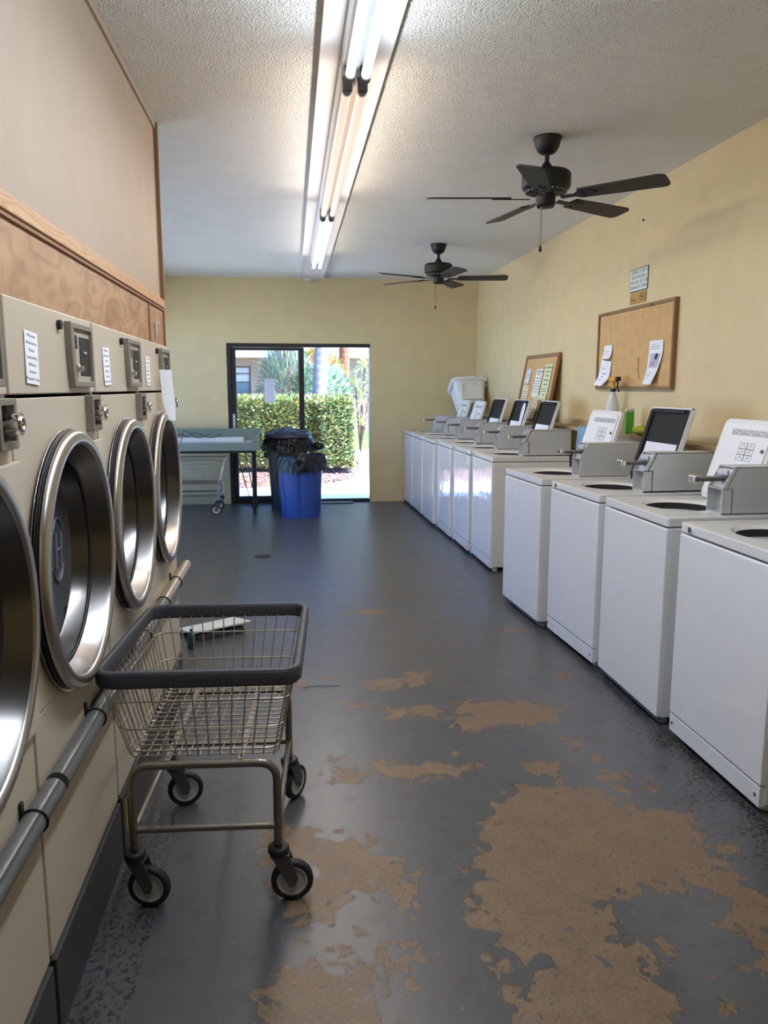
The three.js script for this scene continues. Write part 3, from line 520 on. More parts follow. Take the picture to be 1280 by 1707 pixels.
{
  const b = board('cork_board', 'large wood framed cork board hanging on the wall above the spray bottle', 1.235, 0.575, M.corkFrame, 0.022, 0.022); b.position.set(XR - 0.0225, 1.482, -5.345);
  obj('scratch', curve([[0.003, 0.07, 0.14], [0.002, 0.13, 0.12], [0.003, 0.19, 0.118], [0.002, 0.22, 0.115]], 0.003, 20), M.trimBrown, b);
  for (const [y, z] of [[0.557, -0.42], [0.557, 0.3]]) obj('screw', new THREE.SphereGeometry(0.006, 10, 8).translate(-0.009, y, z), M.black, b);
  const l = board('cork_board', 'smaller cork board full of notices leaning on the wall on the ledge', 0.98, 0.635, M.corkFrame2, 0.032, 0.02); l.position.set(2.283, 1.183, -7.32); l.rotation.z = -10.5 * R;
  const scribble = (lines, ink = '#333') => (g, w, h) => { g.fillStyle = ink; lines.forEach(([y, x0, x1, th]) => { const r = rng(Math.round(y * 997 + x1 * 31)); let x = x0 * w; while (x < x1 * w) { const ww = (0.04 + 0.08 * r()) * w; for (let q = 0; q < ww; q += 3) g.fillRect(x + q, y * h + (r() - 0.5) * th * h * 0.3, 2.2, th * h * (0.7 + 0.3 * r())); x += ww + 0.035 * w; } }); };
  const L = (n, a, b, t = 0.03) => Array.from({ length: n }, (_, i) => [a + (b - a) * i / (n - 1 || 1), 0.12, 0.85, t]);
  const pin = (name, label, w, h, mat, pos, rot, bend = 0.01, cut = null, pins = 1, group) => {
    const t = thing(name, label, 'notice', pos, 0, group); t.rotation.set(...rot);
    obj('sheet', sheet(w, h, bend, -1, cut), mat, t); for (let k = 0; k < pins; k++) obj('pin', new THREE.SphereGeometry(0.005, 8, 6).translate(-0.003, h / 2 - 0.015, pins > 1 ? (k - 0.5) * w * 0.7 : 0), M.black, t); return t;
  };
  const wx = XR - 0.023;
  pin('paper_notice', 'small white paper scrap pinned at the left of the large cork board', 0.15, 0.1, paperMat(128, 96, scribble([[0.4, 0.2, 0.7, 0.05], [0.55, 0.2, 0.6, 0.04], [0.7, 0.2, 0.75, 0.04]], '#8b93a8')), [wx, 1.76, -5.755], [0, 0, 0], 0.02);
  pin('paper_notice', 'white sheet with curled corner at the lower left of the large cork board', 0.2, 0.19, paperMat(160, 192, scribble([[0.3, 0.3, 0.6, 0.03], [0.5, 0.45, 0.62, 0.05], [0.62, 0.45, 0.6, 0.05], [0.75, 0.4, 0.6, 0.05]], '#55585e')), [wx, 1.605, -5.79], [0.1, 0, 0], 0.04, (a, b) => a + (b < -0.15 ? -(a + 0.5) * (-0.15 - b) * 0.9 : 0), 2);
  pin('paper_notice', 'tall white leaflet with a picture pinned at the right of the large cork board', 0.2, 0.285, paperMat(160, 240, (g, w, h) => { scribble([[0.08, 0.3, 0.7, 0.02], [0.13, 0.2, 0.8, 0.02], [0.18, 0.15, 0.85, 0.02], [0.72, 0.4, 0.6, 0.02], [0.78, 0.3, 0.6, 0.02], [0.84, 0.3, 0.55, 0.02]], '#6d7078')(g, w, h); g.fillStyle = '#b9bac8'; g.fillRect(0.25 * w, 0.3 * h, 0.65 * w, 0.32 * h); g.fillStyle = '#3a3642'; g.beginPath(); g.ellipse(0.7 * w, 0.37 * h, 14, 18, 0, 0, 7); g.fill(); g.fillStyle = '#b88a92'; g.beginPath(); g.ellipse(0.6 * w, 0.52 * h, 14, 14, 0, 0, 7); g.fill(); g.fillStyle = '#565064'; g.fillRect(0.32 * w, 0.5 * h, 10, 24); }), [wx, 1.66, -4.965], [0, 0, 0], 0.035, (a, b) => a + (b < 0.2 ? -(a + 0.5) * (0.2 - b) * 0.55 : 0), 2);
  // notices on the leaning board, in its tilted plane
  const on = (zz, yy) => { const a = 10.5 * R, yl = yy; return [2.283 - 0.001 + yl * Math.sin(a), 1.183 + yl * Math.cos(a), -7.32 + zz]; };
  const tilt = [0, 0, -10.5 * R], G = 'notices on the leaning cork board';
  pin('paper_notice', 'small pale blue card near the upper left of the leaning cork board', 0.13, 0.14, paperMat(96, 96, scribble([[0.3, 0.3, 0.7, 0.06], [0.45, 0.2, 0.7, 0.06], [0.6, 0.2, 0.8, 0.06]], '#4d565e'), '#d6e0e4'), on(-0.31, 0.43), tilt, 0.008, null, 1, G);
  pin('paper_notice', 'white notice with many text lines in the middle of the leaning cork board', 0.2, 0.27, paperMat(160, 220, scribble([[0.08, 0.1, 0.9, 0.05], [0.17, 0.3, 0.7, 0.05], ...L(6, 0.32, 0.8, 0.035)]), '#e9e6da'), on(0.02, 0.36), tilt, 0.004, null, 1, G);
  pin('paper_notice', 'tall pale green notice at the right of the leaning cork board', 0.2, 0.33, paperMat(160, 260, scribble([[0.06, 0.1, 0.9, 0.06], [0.18, 0.2, 0.8, 0.045], [0.3, 0.3, 0.7, 0.045], [0.42, 0.1, 0.85, 0.05], [0.54, 0.2, 0.75, 0.05], [0.68, 0.1, 0.9, 0.025], [0.74, 0.1, 0.9, 0.025], [0.84, 0.4, 0.6, 0.03]], '#39442e'), '#d9dfb4'), on(0.27, 0.365), tilt, 0.004, null, 1, G);
  pin('paper_notice', 'cream notice at the lower left of the leaning cork board', 0.18, 0.21, paperMat(140, 170, scribble([[0.08, 0.4, 0.7, 0.05], ...L(6, 0.24, 0.86, 0.04)]), '#ece3c6'), on(-0.31, 0.23), tilt, 0.006, null, 1, G);
  pin('paper_notice', 'curled cream sheet low in the middle of the leaning cork board', 0.17, 0.23, paperMat(128, 170, scribble(L(5, 0.1, 0.5, 0.03), '#777'), '#e6dfca'), on(0.08, 0.13), tilt, 0.02, null, 1, G);
  // signs
  const sm = paperMat(512, 284, (g, w, h) => { g.fillStyle = '#3d5a4c'; g.fillRect(0, 0, w, h); g.fillStyle = '#e9efe9'; g.fillRect(8, 8, w - 16, h - 16); g.fillStyle = '#2c3f38'; g.textAlign = 'center'; g.font = 'bold 66px sans-serif'; ['SIERRA IS NOT', 'RESPONSIBLE', 'FOR ANY LOST OR', 'DAMAGED ITEMS'].forEach((s, i) => { g.save(); g.translate(w / 2, 66 + i * 63); const m = g.measureText(s).width; g.scale(Math.min(1, 484 / m), 1); g.fillText(s, 0, 0); g.restore(); }); }, '#e8ece6');
  const s1 = thing('wall_sign', 'white sign reading SIERRA IS NOT RESPONSIBLE FOR ANY LOST OR DAMAGED ITEMS', 'sign', [XR - 0.004, 2.238, -5.322]);
  obj('sign_plate', bb(0, 0.004, -0.078, 0.078, -0.14, 0.14), std(0x3d4a3c, 0.5), s1); obj('sign_face', sheet(0.276, 0.152, 0, -1), sm, s1).position.x = -0.001;
  const nm = paperMat(256, 96, (g, w, h) => { g.fillStyle = '#3c2c14'; g.font = 'bold 20px sans-serif'; g.fillText('No', 14, 50); g.fillText('Smoking', 14, 74); g.strokeStyle = '#3c2c14'; g.lineWidth = 7; g.beginPath(); g.arc(196, 46, 34, 0, 7); g.stroke(); g.beginPath(); g.moveTo(174, 22); g.lineTo(220, 70); g.stroke(); g.fillRect(172, 42, 46, 8); }, '#bd9453');
  const s2 = thing('wall_sign', 'small brown No Smoking sign just under the white sign', 'sign', [XR - 0.004, 2.117, -5.325]);
  obj('sign_plate', bb(0, 0.004, -0.038, 0.038, -0.126, 0.126), std(0x7a5c2c, 0.5), s2); obj('sign_face', sheet(0.248, 0.073, 0, -1), nm, s2).position.x = -0.001;
  tag(obj('wall_plug', new THREE.SphereGeometry(0.008, 10, 8).translate(XR - 0.003, 2.628, -5.3), M.black), 'tiny black plug in the right wall below the near fan', 'plug');
  const hk = thing('wall_hook', 'small white hook on the far wall left of the sliding door', 'hook', [-0.955, 1.35, ZF]); obj('hook_plate', rbb(-0.02, 0.03, -0.008, 0.008, 0, 0.008, 0.003), M.whitePlastic, hk); obj('peg', rod([0.02, 0, 0.006], [0.03, 0.006, 0.025], 0.004), M.whitePlastic, hk);
  const dn = thing('door_notice', 'white notice taped to the glass of the sliding door', 'notice', [-0.27, 1.45, ZF - 0.043]); const ds = obj('sheet', sheet(0.13, 0.3, 0.002, 1), paperMat(96, 220, scribble([[0.06, 0.1, 0.8, 0.03], ...L(12, 0.14, 0.92, 0.016)], '#7c8090'), '#e3e5f0'), dn); ds.rotation.y = -Math.PI / 2;
}

// ---------------------------------------------------------------- things on the ledge and washers
{
  const s = thing('spray_bottle', 'white spray bottle with yellow and black trigger on the ledge under the cork board', 'spray bottle', [2.33, 1.178, -5.47]); s.scale.setScalar(1.1);
  obj('bottle_body', lathe([[0, 0], [0.036, 0], [0.042, 0.008], [0.043, 0.11], [0.042, 0.16], [0.034, 0.2], [0.02, 0.245], [0.0145, 0.262], [0.0145, 0.275], [0, 0.276]], 32), M.bottle, s);
  obj('print_band', lathe([[0.0436, 0.05], [0.0438, 0.135]], 32), std(0xb8bcc0, 0.6), s);
  obj('collar', lathe([[0, 0.262], [0.018, 0.262], [0.018, 0.282], [0, 0.284]], 24), M.black, s);
  obj('spray_head', [rod([0, 0.28, 0], [0, 0.33, 0.0], 0.014, 16, 0.012), rbb(-0.028, 0.012, 0.325, 0.36, -0.016, 0.075, 0.01), rbb(-0.02, 0.008, 0.33, 0.35, -0.045, -0.01, 0.006)].map((g) => g), M.yellow, s);
  obj('trigger', [curve([[-0.008, 0.33, 0.07], [-0.008, 0.318, 0.085], [-0.008, 0.295, 0.083], [-0.008, 0.275, 0.095], [-0.008, 0.265, 0.11]], 0.006, 20, 8), rbb(-0.022, 0.006, 0.33, 0.358, 0.072, 0.105, 0.006)], M.black, s);
  const c = thing('cleaning_cloth', 'pale blue cloth hanging over the edge of the ledge beside the spray bottle', 'cloth', [2.268, 1.18, -5.86]);
  obj('cloth_sheet', grid((u, v) => { const w = 0.03 * Math.sin(u * 9) * v, L = v * 0.28; const over = L < 0.1; return over ? [0.1 - L, 0.004 + 0.01 * fbm(u * 3, v * 4, 2) + 0.008, (u - 0.5) * 0.22] : [-0.012 - 0.02 * Math.abs(Math.sin(u * 8)) * (L - 0.1) * 8, 0.004 - (L - 0.1) * 0.85, (u - 0.5) * 0.2 + w * 0.5]; }, 24, 20), M.blueCloth, c);
  const p = thing('sponge_packet', 'green card packet standing on the ledge beside the spray bottle', 'packet', [2.33, 1.178, -5.17], -1.1);
  obj('card', rb(0.012, 0.17, 0.085, 0.003, 0, 0.086, 0), M.green, p); obj('white_header', rb(0.013, 0.02, 0.086, 0.003, 0, 0.162, 0), M.paper, p);
  const sc = thing('scrub_pad', 'fuzzy yellow green scrub pad on the ledge between two open lids', 'scrub pad', [2.33, 1.178, -4.98]);
  obj('pad', grid((u, v) => { const a = u * 2 * Math.PI, b = v * Math.PI, k = 1 + 0.3 * fbm(u * 14, v * 11, 3); return [0.055 * k * Math.sin(b) * Math.cos(a), 0.034 + 0.03 * k * Math.cos(b), 0.075 * k * Math.sin(b) * Math.sin(a)]; }, 28, 18), M.sponge, sc);
  const rg = thing('dark_rag', 'crumpled dark purple rag on the ledge beside the scrub pad', 'rag', [2.33, 1.178, -4.82]);
  obj('rag_fold', grid((u, v) => { const a = u * 2 * Math.PI, b = v * Math.PI / 2, k = 1 + 0.3 * fbm(u * 6, v * 5, 3); return [0.05 * k * Math.cos(b) * Math.cos(a), 0.002 + 0.03 * k * Math.sin(b), 0.09 * k * Math.cos(b) * Math.sin(a)]; }, 28, 10), M.purple, rg);
  // storage tote
  const t = thing('storage_tote', 'white plastic storage tote tipped on the washers in the far corner', 'tote', [2.187, 1.235, -9.40]);
  t.rotation.set(-0.64, 0, 0);
  const wall = (k, y, tk = 0) => { const a = 0.155 + 0.05 * k - tk, b = 0.12 + 0.04 * k - tk; return [a, b]; };
  const ring = (u, a, b) => { const n = 6, ang = u * 2 * Math.PI, c = Math.cos(ang), s = Math.sin(ang), r = (Math.abs(c) ** n + Math.abs(s) ** n) ** (-1 / n); return [a * c * r, b * s * r]; };
  obj('tub', [grid((u, v) => { const [a, b] = wall(v, v), [x, z] = ring(u, a, b); return [x, v * 0.33, z]; }, 64, 6, true), grid((u, v) => { const [x, z] = ring(u, 0.155 * v, 0.12 * v); return [x, 0.001, z]; }, 64, 3)], M.whitePlastic, t).material.side = THREE.DoubleSide;
  obj('lid', [grid((u, v) => { const [x, z] = ring(u, 0.222 * v, 0.177 * v); return [x, 0.352, z]; }, 64, 3), grid((u, v) => { const q = [[0.222, 0.177, 0.352], [0.228, 0.183, 0.346], [0.226, 0.181, 0.315], [0.206, 0.161, 0.314]][Math.round(v * 3)], [x, z] = ring(u, q[0], q[1]); return [x, q[2], z]; }, 64, 3, true)], M.whitePlastic, t);
  obj('front_recess', [ext((() => { const s = rshape(-0.13, 0.13, 0.05, 0.29, 0.02); s.holes.push(rshape(-0.105, 0.105, 0.07, 0.262, 0.015)); return s; })(), 0.01, 0.003).rotateX(0.118).translate(0, 0.0, 0.124)], M.whitePlastic, t);
  for (const s of [-1, 1]) obj('handle', rbb(s * 0.222 - 0.018, s * 0.222 + 0.018, 0.29, 0.34, -0.07, 0.07, 0.01), M.whitePlastic, t);
  obj('clip', rbb(-0.06, 0.06, 0.318, 0.362, 0.172, 0.188, 0.006), M.whitePlastic, t);
}

// ---------------------------------------------------------------- ceiling fans
function makeFan(turn) {
  const t = new THREE.Group();                                    // origin on the ceiling
  obj('canopy', lathe([[0, -0.002], [0.074, -0.002], [0.078, -0.008], [0.072, -0.022], [0.066, -0.05], [0.05, -0.078], [0.03, -0.09], [0, -0.09]], 32), M.fanBlack, t);
  obj('downrod', [rod([0, -0.085, 0], [0, -0.16, 0], 0.013, 16), lathe([[0.013, -0.13], [0.022, -0.14], [0.036, -0.165], [0.04, -0.18], [0, -0.18]], 24)], M.fanBlack, t);
  const mt = obj('motor_housing', lathe([[0, -0.172], [0.05, -0.174], [0.12, -0.182], [0.132, -0.192], [0.134, -0.205], [0.134, -0.262], [0.126, -0.272], [0.11, -0.278], [0.105, -0.292], [0.06, -0.305], [0, -0.305]], 48), M.fanBlack, t);
  obj('vent_ring', Array.from({ length: 24 }, (_, i) => bx(0.004, 0.01, 0.016).translate(0.112, -0.286, 0).rotateY(i * 15 * R)), M.greyDark, mt);
  obj('switch_housing', lathe([[0, -0.3], [0.05, -0.3], [0.054, -0.31], [0.052, -0.355], [0.045, -0.368], [0, -0.37]], 32), M.fanBlack, t);
  for (let k = 0; k < 5; k++) {
    const a = turn + k * 72, s = new THREE.Shape(); s.moveTo(0.2, -0.052); s.lineTo(0.62, -0.068); s.quadraticCurveTo(0.665, -0.066, 0.665, -0.03); s.lineTo(0.665, 0.03); s.quadraticCurveTo(0.665, 0.066, 0.62, 0.068); s.lineTo(0.2, 0.052); s.quadraticCurveTo(0.185, 0, 0.2, -0.052);
    const turnIt = (g) => g.rotateX(-12 * R).translate(0, -0.315, 0).rotateY(-a * R);
    const b = obj('blade', turnIt(ext(s, 0.006, 0.001).rotateX(Math.PI / 2)), M.blade, t);
    const ir = new THREE.Shape(); ir.moveTo(0.2, -0.04); ir.lineTo(0.27, -0.035); ir.lineTo(0.3, 0); ir.lineTo(0.27, 0.035); ir.lineTo(0.2, 0.04); ir.lineTo(0.17, 0.015); ir.lineTo(0.09, 0.018); ir.lineTo(0.09, -0.018); ir.lineTo(0.17, -0.015); ir.closePath(); ir.holes.push(circleHole(0.225, 0.018, 0.01), circleHole(0.225, -0.018, 0.01));
    obj('blade_iron', turnIt(ext(ir, 0.006).rotateX(Math.PI / 2).translate(0, -0.007, 0)), M.fanBlack, b);
  }
  const ch = obj('pull_chain', rod([-0.03, -0.362, 0.02], [-0.03, -0.575, 0.02], 0.0038, 6), M.bezel, t);
  obj('pendant', lathe([[0, -0.61], [0.008, -0.606], [0.0095, -0.595], [0.005, -0.575], [0, -0.57]], 14).translate(-0.03, 0, 0.02), M.fanBlack, ch);
  return t;
}
{
  const g = 'black five blade ceiling fans';
  const put = (f, x, z, label) => { f.name = numbered('ceiling_fan'); f.position.set(x, H, z); scene.add(f); tag(f, label, 'ceiling fan', g); };
  put(makeFan(43), 1.42, -4.37, 'black five blade ceiling fan nearer the camera, with pull chain');
  put(makeFan(11), 1.43, -7.61, 'black five blade ceiling fan farther away, near the far corner');
}

// ---------------------------------------------------------------- wire laundry carts
function makeCart(rimH, padded, swivels) {
  const t = new THREE.Group(), W = 0.272, L = 0.33, by = rimH - 0.285, w2 = 0.21, l2 = 0.262;   // half sizes at rim and basket floor
  const lev = (k) => { const q = k; return [lerp(W - 0.004, w2, q), lerp(rimH - 0.02, by, q), lerp(L - 0.004, l2, q)]; };
  const ringAt = (k, r) => { const [w, y, l] = lev(k); return pipe([[-w, y, l], [w, y, l], [w, y, -l], [-w, y, -l]], r, 0.045, 6, true); };
  const wires = [ringAt(0.28, 0.0027), ringAt(0.62, 0.0027), ringAt(0.9, 0.0027), ringAt(0.06, 0.003)];
  const n = 14, m = 16;
  for (let i = 0; i < n; i++) { const f = -0.94 + 1.88 * i / (n - 1); wires.push(pipe([[f * (W - 0.004), rimH - 0.01, L - 0.004], [f * w2, by, l2], [f * w2, by, -l2], [f * (W - 0.004), rimH - 0.01, -L + 0.004]], 0.0021, 0.02, 5)); }
  for (let i = 0; i < m; i++) { const f = -0.95 + 1.9 * i / (m - 1); wires.push(pipe([[-W + 0.004, rimH - 0.01, f * (L - 0.004)], [-w2, by + 0.0035, f * l2], [w2, by + 0.0035, f * l2], [W - 0.004, rimH - 0.01, f * (L - 0.004)]], 0.0021, 0.02, 5)); }
  obj('wire_basket', wires, M.wire, t);
  if (padded) {
    // band of rubber with a soft section swept round the rim
    const path = []; const rr = 0.05;
    const corner = (cx, cz, a0) => { for (let k = 0; k <= 8; k++) { const a = a0 + k / 8 * Math.PI / 2; path.push([cx + rr * Math.cos(a), cz + rr * Math.sin(a), Math.cos(a), Math.sin(a)]); } };
    corner(W - rr, L - rr, 0); corner(-W + rr, L - rr, Math.PI / 2); corner(-W + rr, -L + rr, Math.PI); corner(W - rr, -L + rr, Math.PI * 1.5); path.push(path[0]);
    const sec = []; for (let k = 0; k <= 16; k++) { const a = k / 16 * 2 * Math.PI, c = Math.cos(a), s = Math.sin(a); sec.push([0.0125 * Math.sign(c) * Math.abs(c) ** 0.6, 0.024 * Math.sign(s) * Math.abs(s) ** 0.55]); }
    obj('rim_bumper', grid((u, v) => { const f = v * (path.length - 1), i = Math.min(Math.floor(f), path.length - 2), p = path[i], q = path[i + 1], k = f - i, [so, sy] = sec[Math.round(u * 16)]; const nx = lerp(p[2], q[2], k), nz = lerp(p[3], q[3], k); return [lerp(p[0], q[0], k) + nx * so, rimH - 0.022 + sy + 0.0015 * N2(v * 60, u * 3), lerp(p[1], q[1], k) + nz * so]; }, 16, path.length - 1, true), M.rimRubber, t);
  } else obj('rim_rail', pipe([[-W, rimH, L], [W, rimH, L], [W, rimH, -L], [-W, rimH, -L]], 0.009, 0.05, 8, true), M.wire, t);
  // tube frame: two hoops, four lower rails, two bearers under the basket
  const fx = 0.207, fz = 0.272, r = 0.0122, top = by - 0.016, st = 0.178;
  const hoop = (z) => pipe([[-fx, st, z], [-fx, top, z], [fx, top, z], [fx, st, z]], r, 0.055, 12);
  for (const s of [-1, 1]) obj('frame_hoop', hoop(s * fz), M.tubeSteel, t);
  for (const s of [-1, 1]) obj('side_rail', rod([s * fx, 0.237, -fz], [s * fx, 0.237, fz], 0.0095, 10), M.tubeSteel, t);
  for (const s of [-1, 1]) obj('cross_rail', rod([-fx, 0.237, s * fz], [fx, 0.237, s * fz], 0.0105, 10), M.tubeSteel, t);
  for (const s of [-1, 1]) obj('bearer', [bx(0.016, 0.006, 2 * fz, s * 0.105, by - 0.0055, 0), ...Array.from({ length: 15 }, (_, i) => new THREE.SphereGeometry(0.0045, 8, 6).translate(s * 0.105, by - 0.001, -0.25 + i * 0.0357))], M.wire, t);
  swivels.forEach((ang, i) => {
    const sx = i % 2 ? 1 : -1, sz = i < 2 ? 1 : -1, c = new THREE.Group(); c.name = 'caster'; t.add(c); c.position.set(sx * fx, 0, sz * fz); c.rotation.y = ang * R;
    const tr = 0.038, wr = 0.0625;                                 // wheel trails along local +x
    obj('stem', [rod([0, 0.14, 0], [0, 0.205, 0], 0.009, 12), lathe([[0, 0.15], [0.028, 0.15], [0.031, 0.156], [0.031, 0.168], [0.026, 0.174], [0, 0.174]], 24)], M.rubber, c);
    const fs = shape([[-0.022, 0.15], [0.03, 0.15], [0.055, 0.075], [0.046, 0.05], [0.03, 0.05], [0.018, 0.075]]);
    obj('fork', [ext(fs, 0.003, 0.0008).translate(0, 0, 0.017), ext(fs, 0.003, 0.0008).translate(0, 0, -0.02), rbb(-0.024, 0.032, 0.144, 0.151, -0.02, 0.02, 0.003), new THREE.CylinderGeometry(0.007, 0.007, 0.05, 10).rotateX(Math.PI / 2).translate(tr, wr, 0)], M.fork, c);
    const zc = (p) => lathe(p, 36).rotateX(Math.PI / 2).translate(tr, wr, 0);
    obj('tire', zc([[0.046, -0.013], [0.057, -0.0135], [0.0615, -0.009], [0.0625, 0], [0.0615, 0.009], [0.057, 0.0135], [0.046, 0.013]]), M.tire, c);
    obj('wheel_hub', zc([[0, -0.014], [0.013, -0.014], [0.016, -0.008], [0.038, -0.0075], [0.041, -0.0125], [0.0465, -0.0125], [0.0465, 0.0125], [0.041, 0.0125], [0.038, 0.0075], [0.016, 0.008], [0.013, 0.014], [0, 0.014]]), M.hub, c);
  });
  return t;
}
{
  const c = makeCart(0.735, true, [-8, 2, 12, 62]); c.name = numbered('laundry_cart'); c.position.set(-0.253, 0, -2.39); c.rotation.y = -3.2 * R; scene.add(c);
  obj('tape_strip', [rbb(-0.222, -0.219, 0.24, 0.34, 0.258, 0.286, 0.001)], std(0xb9a95e, 0.7), c);
  tag(c, 'wire laundry cart with dark rubber rim and four casters in the foreground beside the dryers', 'cart');
  const d = makeCart(0.655, false, [100, 70, 60, 80]); d.name = numbered('laundry_cart'); d.position.set(-1.14, 0, -9.42); d.rotation.y = Math.PI / 2; scene.add(d);
  tag(d, 'wire laundry cart with bare wire rim parked under the green folding table', 'cart');
}

// ---------------------------------------------------------------- folding table and what lies on it
{
  const t = thing('folding_table', 'grey green folding table with raised rim against the far wall', 'table', [-1.0, 0, -9.45]);
  const X0 = -0.72, X1 = 0.52, Z0 = -0.4, Z1 = 0.34;
  obj('table_top', rbb(X0, X1, 0.815, 0.845, Z0, Z1, 0.003), M.tableTop, t);
  obj('front_apron', rbb(X0 - 0.0, X1 + 0.11, 0.77, 0.862, Z1, Z1 + 0.02, 0.003), M.tableGreen, t);
  const wedge = (pts, z) => ext(shape(pts), 0.018).translate(0, 0, z);
  obj('side_wing', [wedge([[X1, 0.868], [X1 + 0.11, 0.868], [X1 + 0.11, 0.972], [X1 + 0.09, 0.972]], Z1), grid((u, v) => [X1 + v * 0.1, 0.812 + v * 0.16, lerp(Z1 + 0.015, Z0 - v * 0.05, u)], 1, 1), grid((u, v) => [X1 + 0.015 + v * 0.1, 0.79 + v * 0.182, lerp(Z0 - v * 0.05, Z1 + 0.015, u)], 1, 1), grid((u, v) => [X1 + 0.1 + v * 0.015, 0.972, lerp(Z1 + 0.015, Z0 - 0.05, u)], 1, 1)], M.tableGreen, t).material.side = THREE.DoubleSide;
  obj('back_wing', [ext(shape([[0, 0.8], [0.02, 0.8], [0.075, 0.985], [0.055, 0.985]]), X1 - X0 + 0.1).rotateY(Math.PI / 2).translate(X0, 0, Z0 - 0.0)], M.tableGreen, t);
  obj('under_rail', rbb(X0 + 0.05, X1 + 0.06, 0.74, 0.79, Z1 - 0.06, Z1 - 0.02, 0.004), M.bronze, t);
  for (const [x, z] of [[X1 + 0.018, Z1 - 0.13], [X1 + 0.018, Z0 + 0.1], [X0 + 0.05, Z1 - 0.13], [X0 + 0.05, Z0 + 0.1]]) { const l = obj('leg', rod([x, 0.015, z], [x, 0.79, z], 0.0165, 14), M.bronze, t); obj('foot', new THREE.CylinderGeometry(0.018, 0.02, 0.02, 14).translate(x, 0.011, z), M.rubber, l); }
  for (const [a, b] of [[[X1 - 0.19, 0.79, Z1 - 0.16], [X1 + 0.005, 0.06, Z1 - 0.13]], [[X1 - 0.12, 0.79, Z0 + 0.12], [X1 + 0.005, 0.1, Z0 + 0.1]]]) obj('brace', rod(a, b, 0.006, 8), M.black, t);
  const p = thing('white_board_strip', 'long flat white board lying on the green folding table', 'board', [-1.08, 0.8455, -9.5], 0.02);
  obj('strip', rbb(-0.55, 0.5, 0, 0.055, -0.06, 0.06, 0.008), M.paper, p); obj('end_cap', rbb(0.5, 0.512, 0.002, 0.05, -0.05, 0.05, 0.004), M.alum, p);
  const cd = thing('power_cord', 'black looped cord lying over the white board on the folding table', 'cord', [-1.2, 0.906, -9.45]);
  obj('cord_loop', [curve([[-0.3, -0.002, 0.0], [-0.2, 0.01, 0.05], [-0.1, 0.04, 0.0], [-0.05, 0.005, -0.05], [0.02, 0.05, 0.0], [0.1, 0.045, 0.02], [0.2, 0.006, 0.05], [0.3, 0.004, 0.0], [0.35, 0.03, -0.02]], 0.004, 80), curve([[-0.1, -0.05, 0.085], [-0.09, 0.02, 0.03], [-0.08, 0.07, -0.02], [-0.02, 0.06, -0.04], [0.06, 0.004, 0.03], [0.14, 0.004, 0.05], [0.25, 0.05, 0.0]], 0.004, 60)], M.cord, cd);
}

// ---------------------------------------------------------------- bins with liners
function binBody(r0, r1, h, flutes) { return [grid((u, v) => { const a = u * 2 * Math.PI, f = Math.max(0, Math.cos(a * flutes)) ** 8 * 0.012, r = lerp(r0, r1, v) - f * (v < 0.03 ? 0.3 : 1); return [r * Math.sin(a), v * h, r * Math.cos(a)]; }, 160, 10, true), grid((u, v) => { const a = -u * 2 * Math.PI; return [r0 * v * Math.sin(a), 0.002, r0 * v * Math.cos(a)]; }, 40, 1)]; }
function bagSkirt(seed, rTop, rBot, yTop, yBot, crumple, inside = true) {
  const n = createNoise2D(rng(seed));
  const f = (u, v) => {
    const a = u * 2 * Math.PI, cx = Math.cos(a) * 2.2, cy = Math.sin(a) * 2.2;
    if (inside && v < 0.25) { const k = v / 0.25, r = k < 0.7 ? 0.232 + 0.03 * k : lerp(0.253, rTop, (k - 0.7) / 0.3); return [r * Math.sin(a), yTop - 0.16 * Math.max(0, 0.7 - k) / 0.7 + 0.012 * n(cx * 1.4, cy * 1.4) * k, r * Math.cos(a)]; }
    const k = inside ? (v - 0.25) / 0.75 : v, w = crumple * (n(cx * 1.5 + k * 1.2, cy * 1.5) * 0.6 + Math.abs(n(cx * 4, cy * 4 + k * 3)) * 0.5 + 0.12 * n(cx * 9 + k * 5, cy * 9 - k * 4)) * Math.min(1, k * 4), r = lerp(rTop, rBot, k ** 0.7) + w;
    return [r * Math.sin(a), lerp(yTop + 0.012 * n(cx * 1.4, cy * 1.4), yBot + 0.025 * n(cx * 2, cy * 2 + 5), k), r * Math.cos(a)];
  };
  return grid(f, 180, 26, true);
}
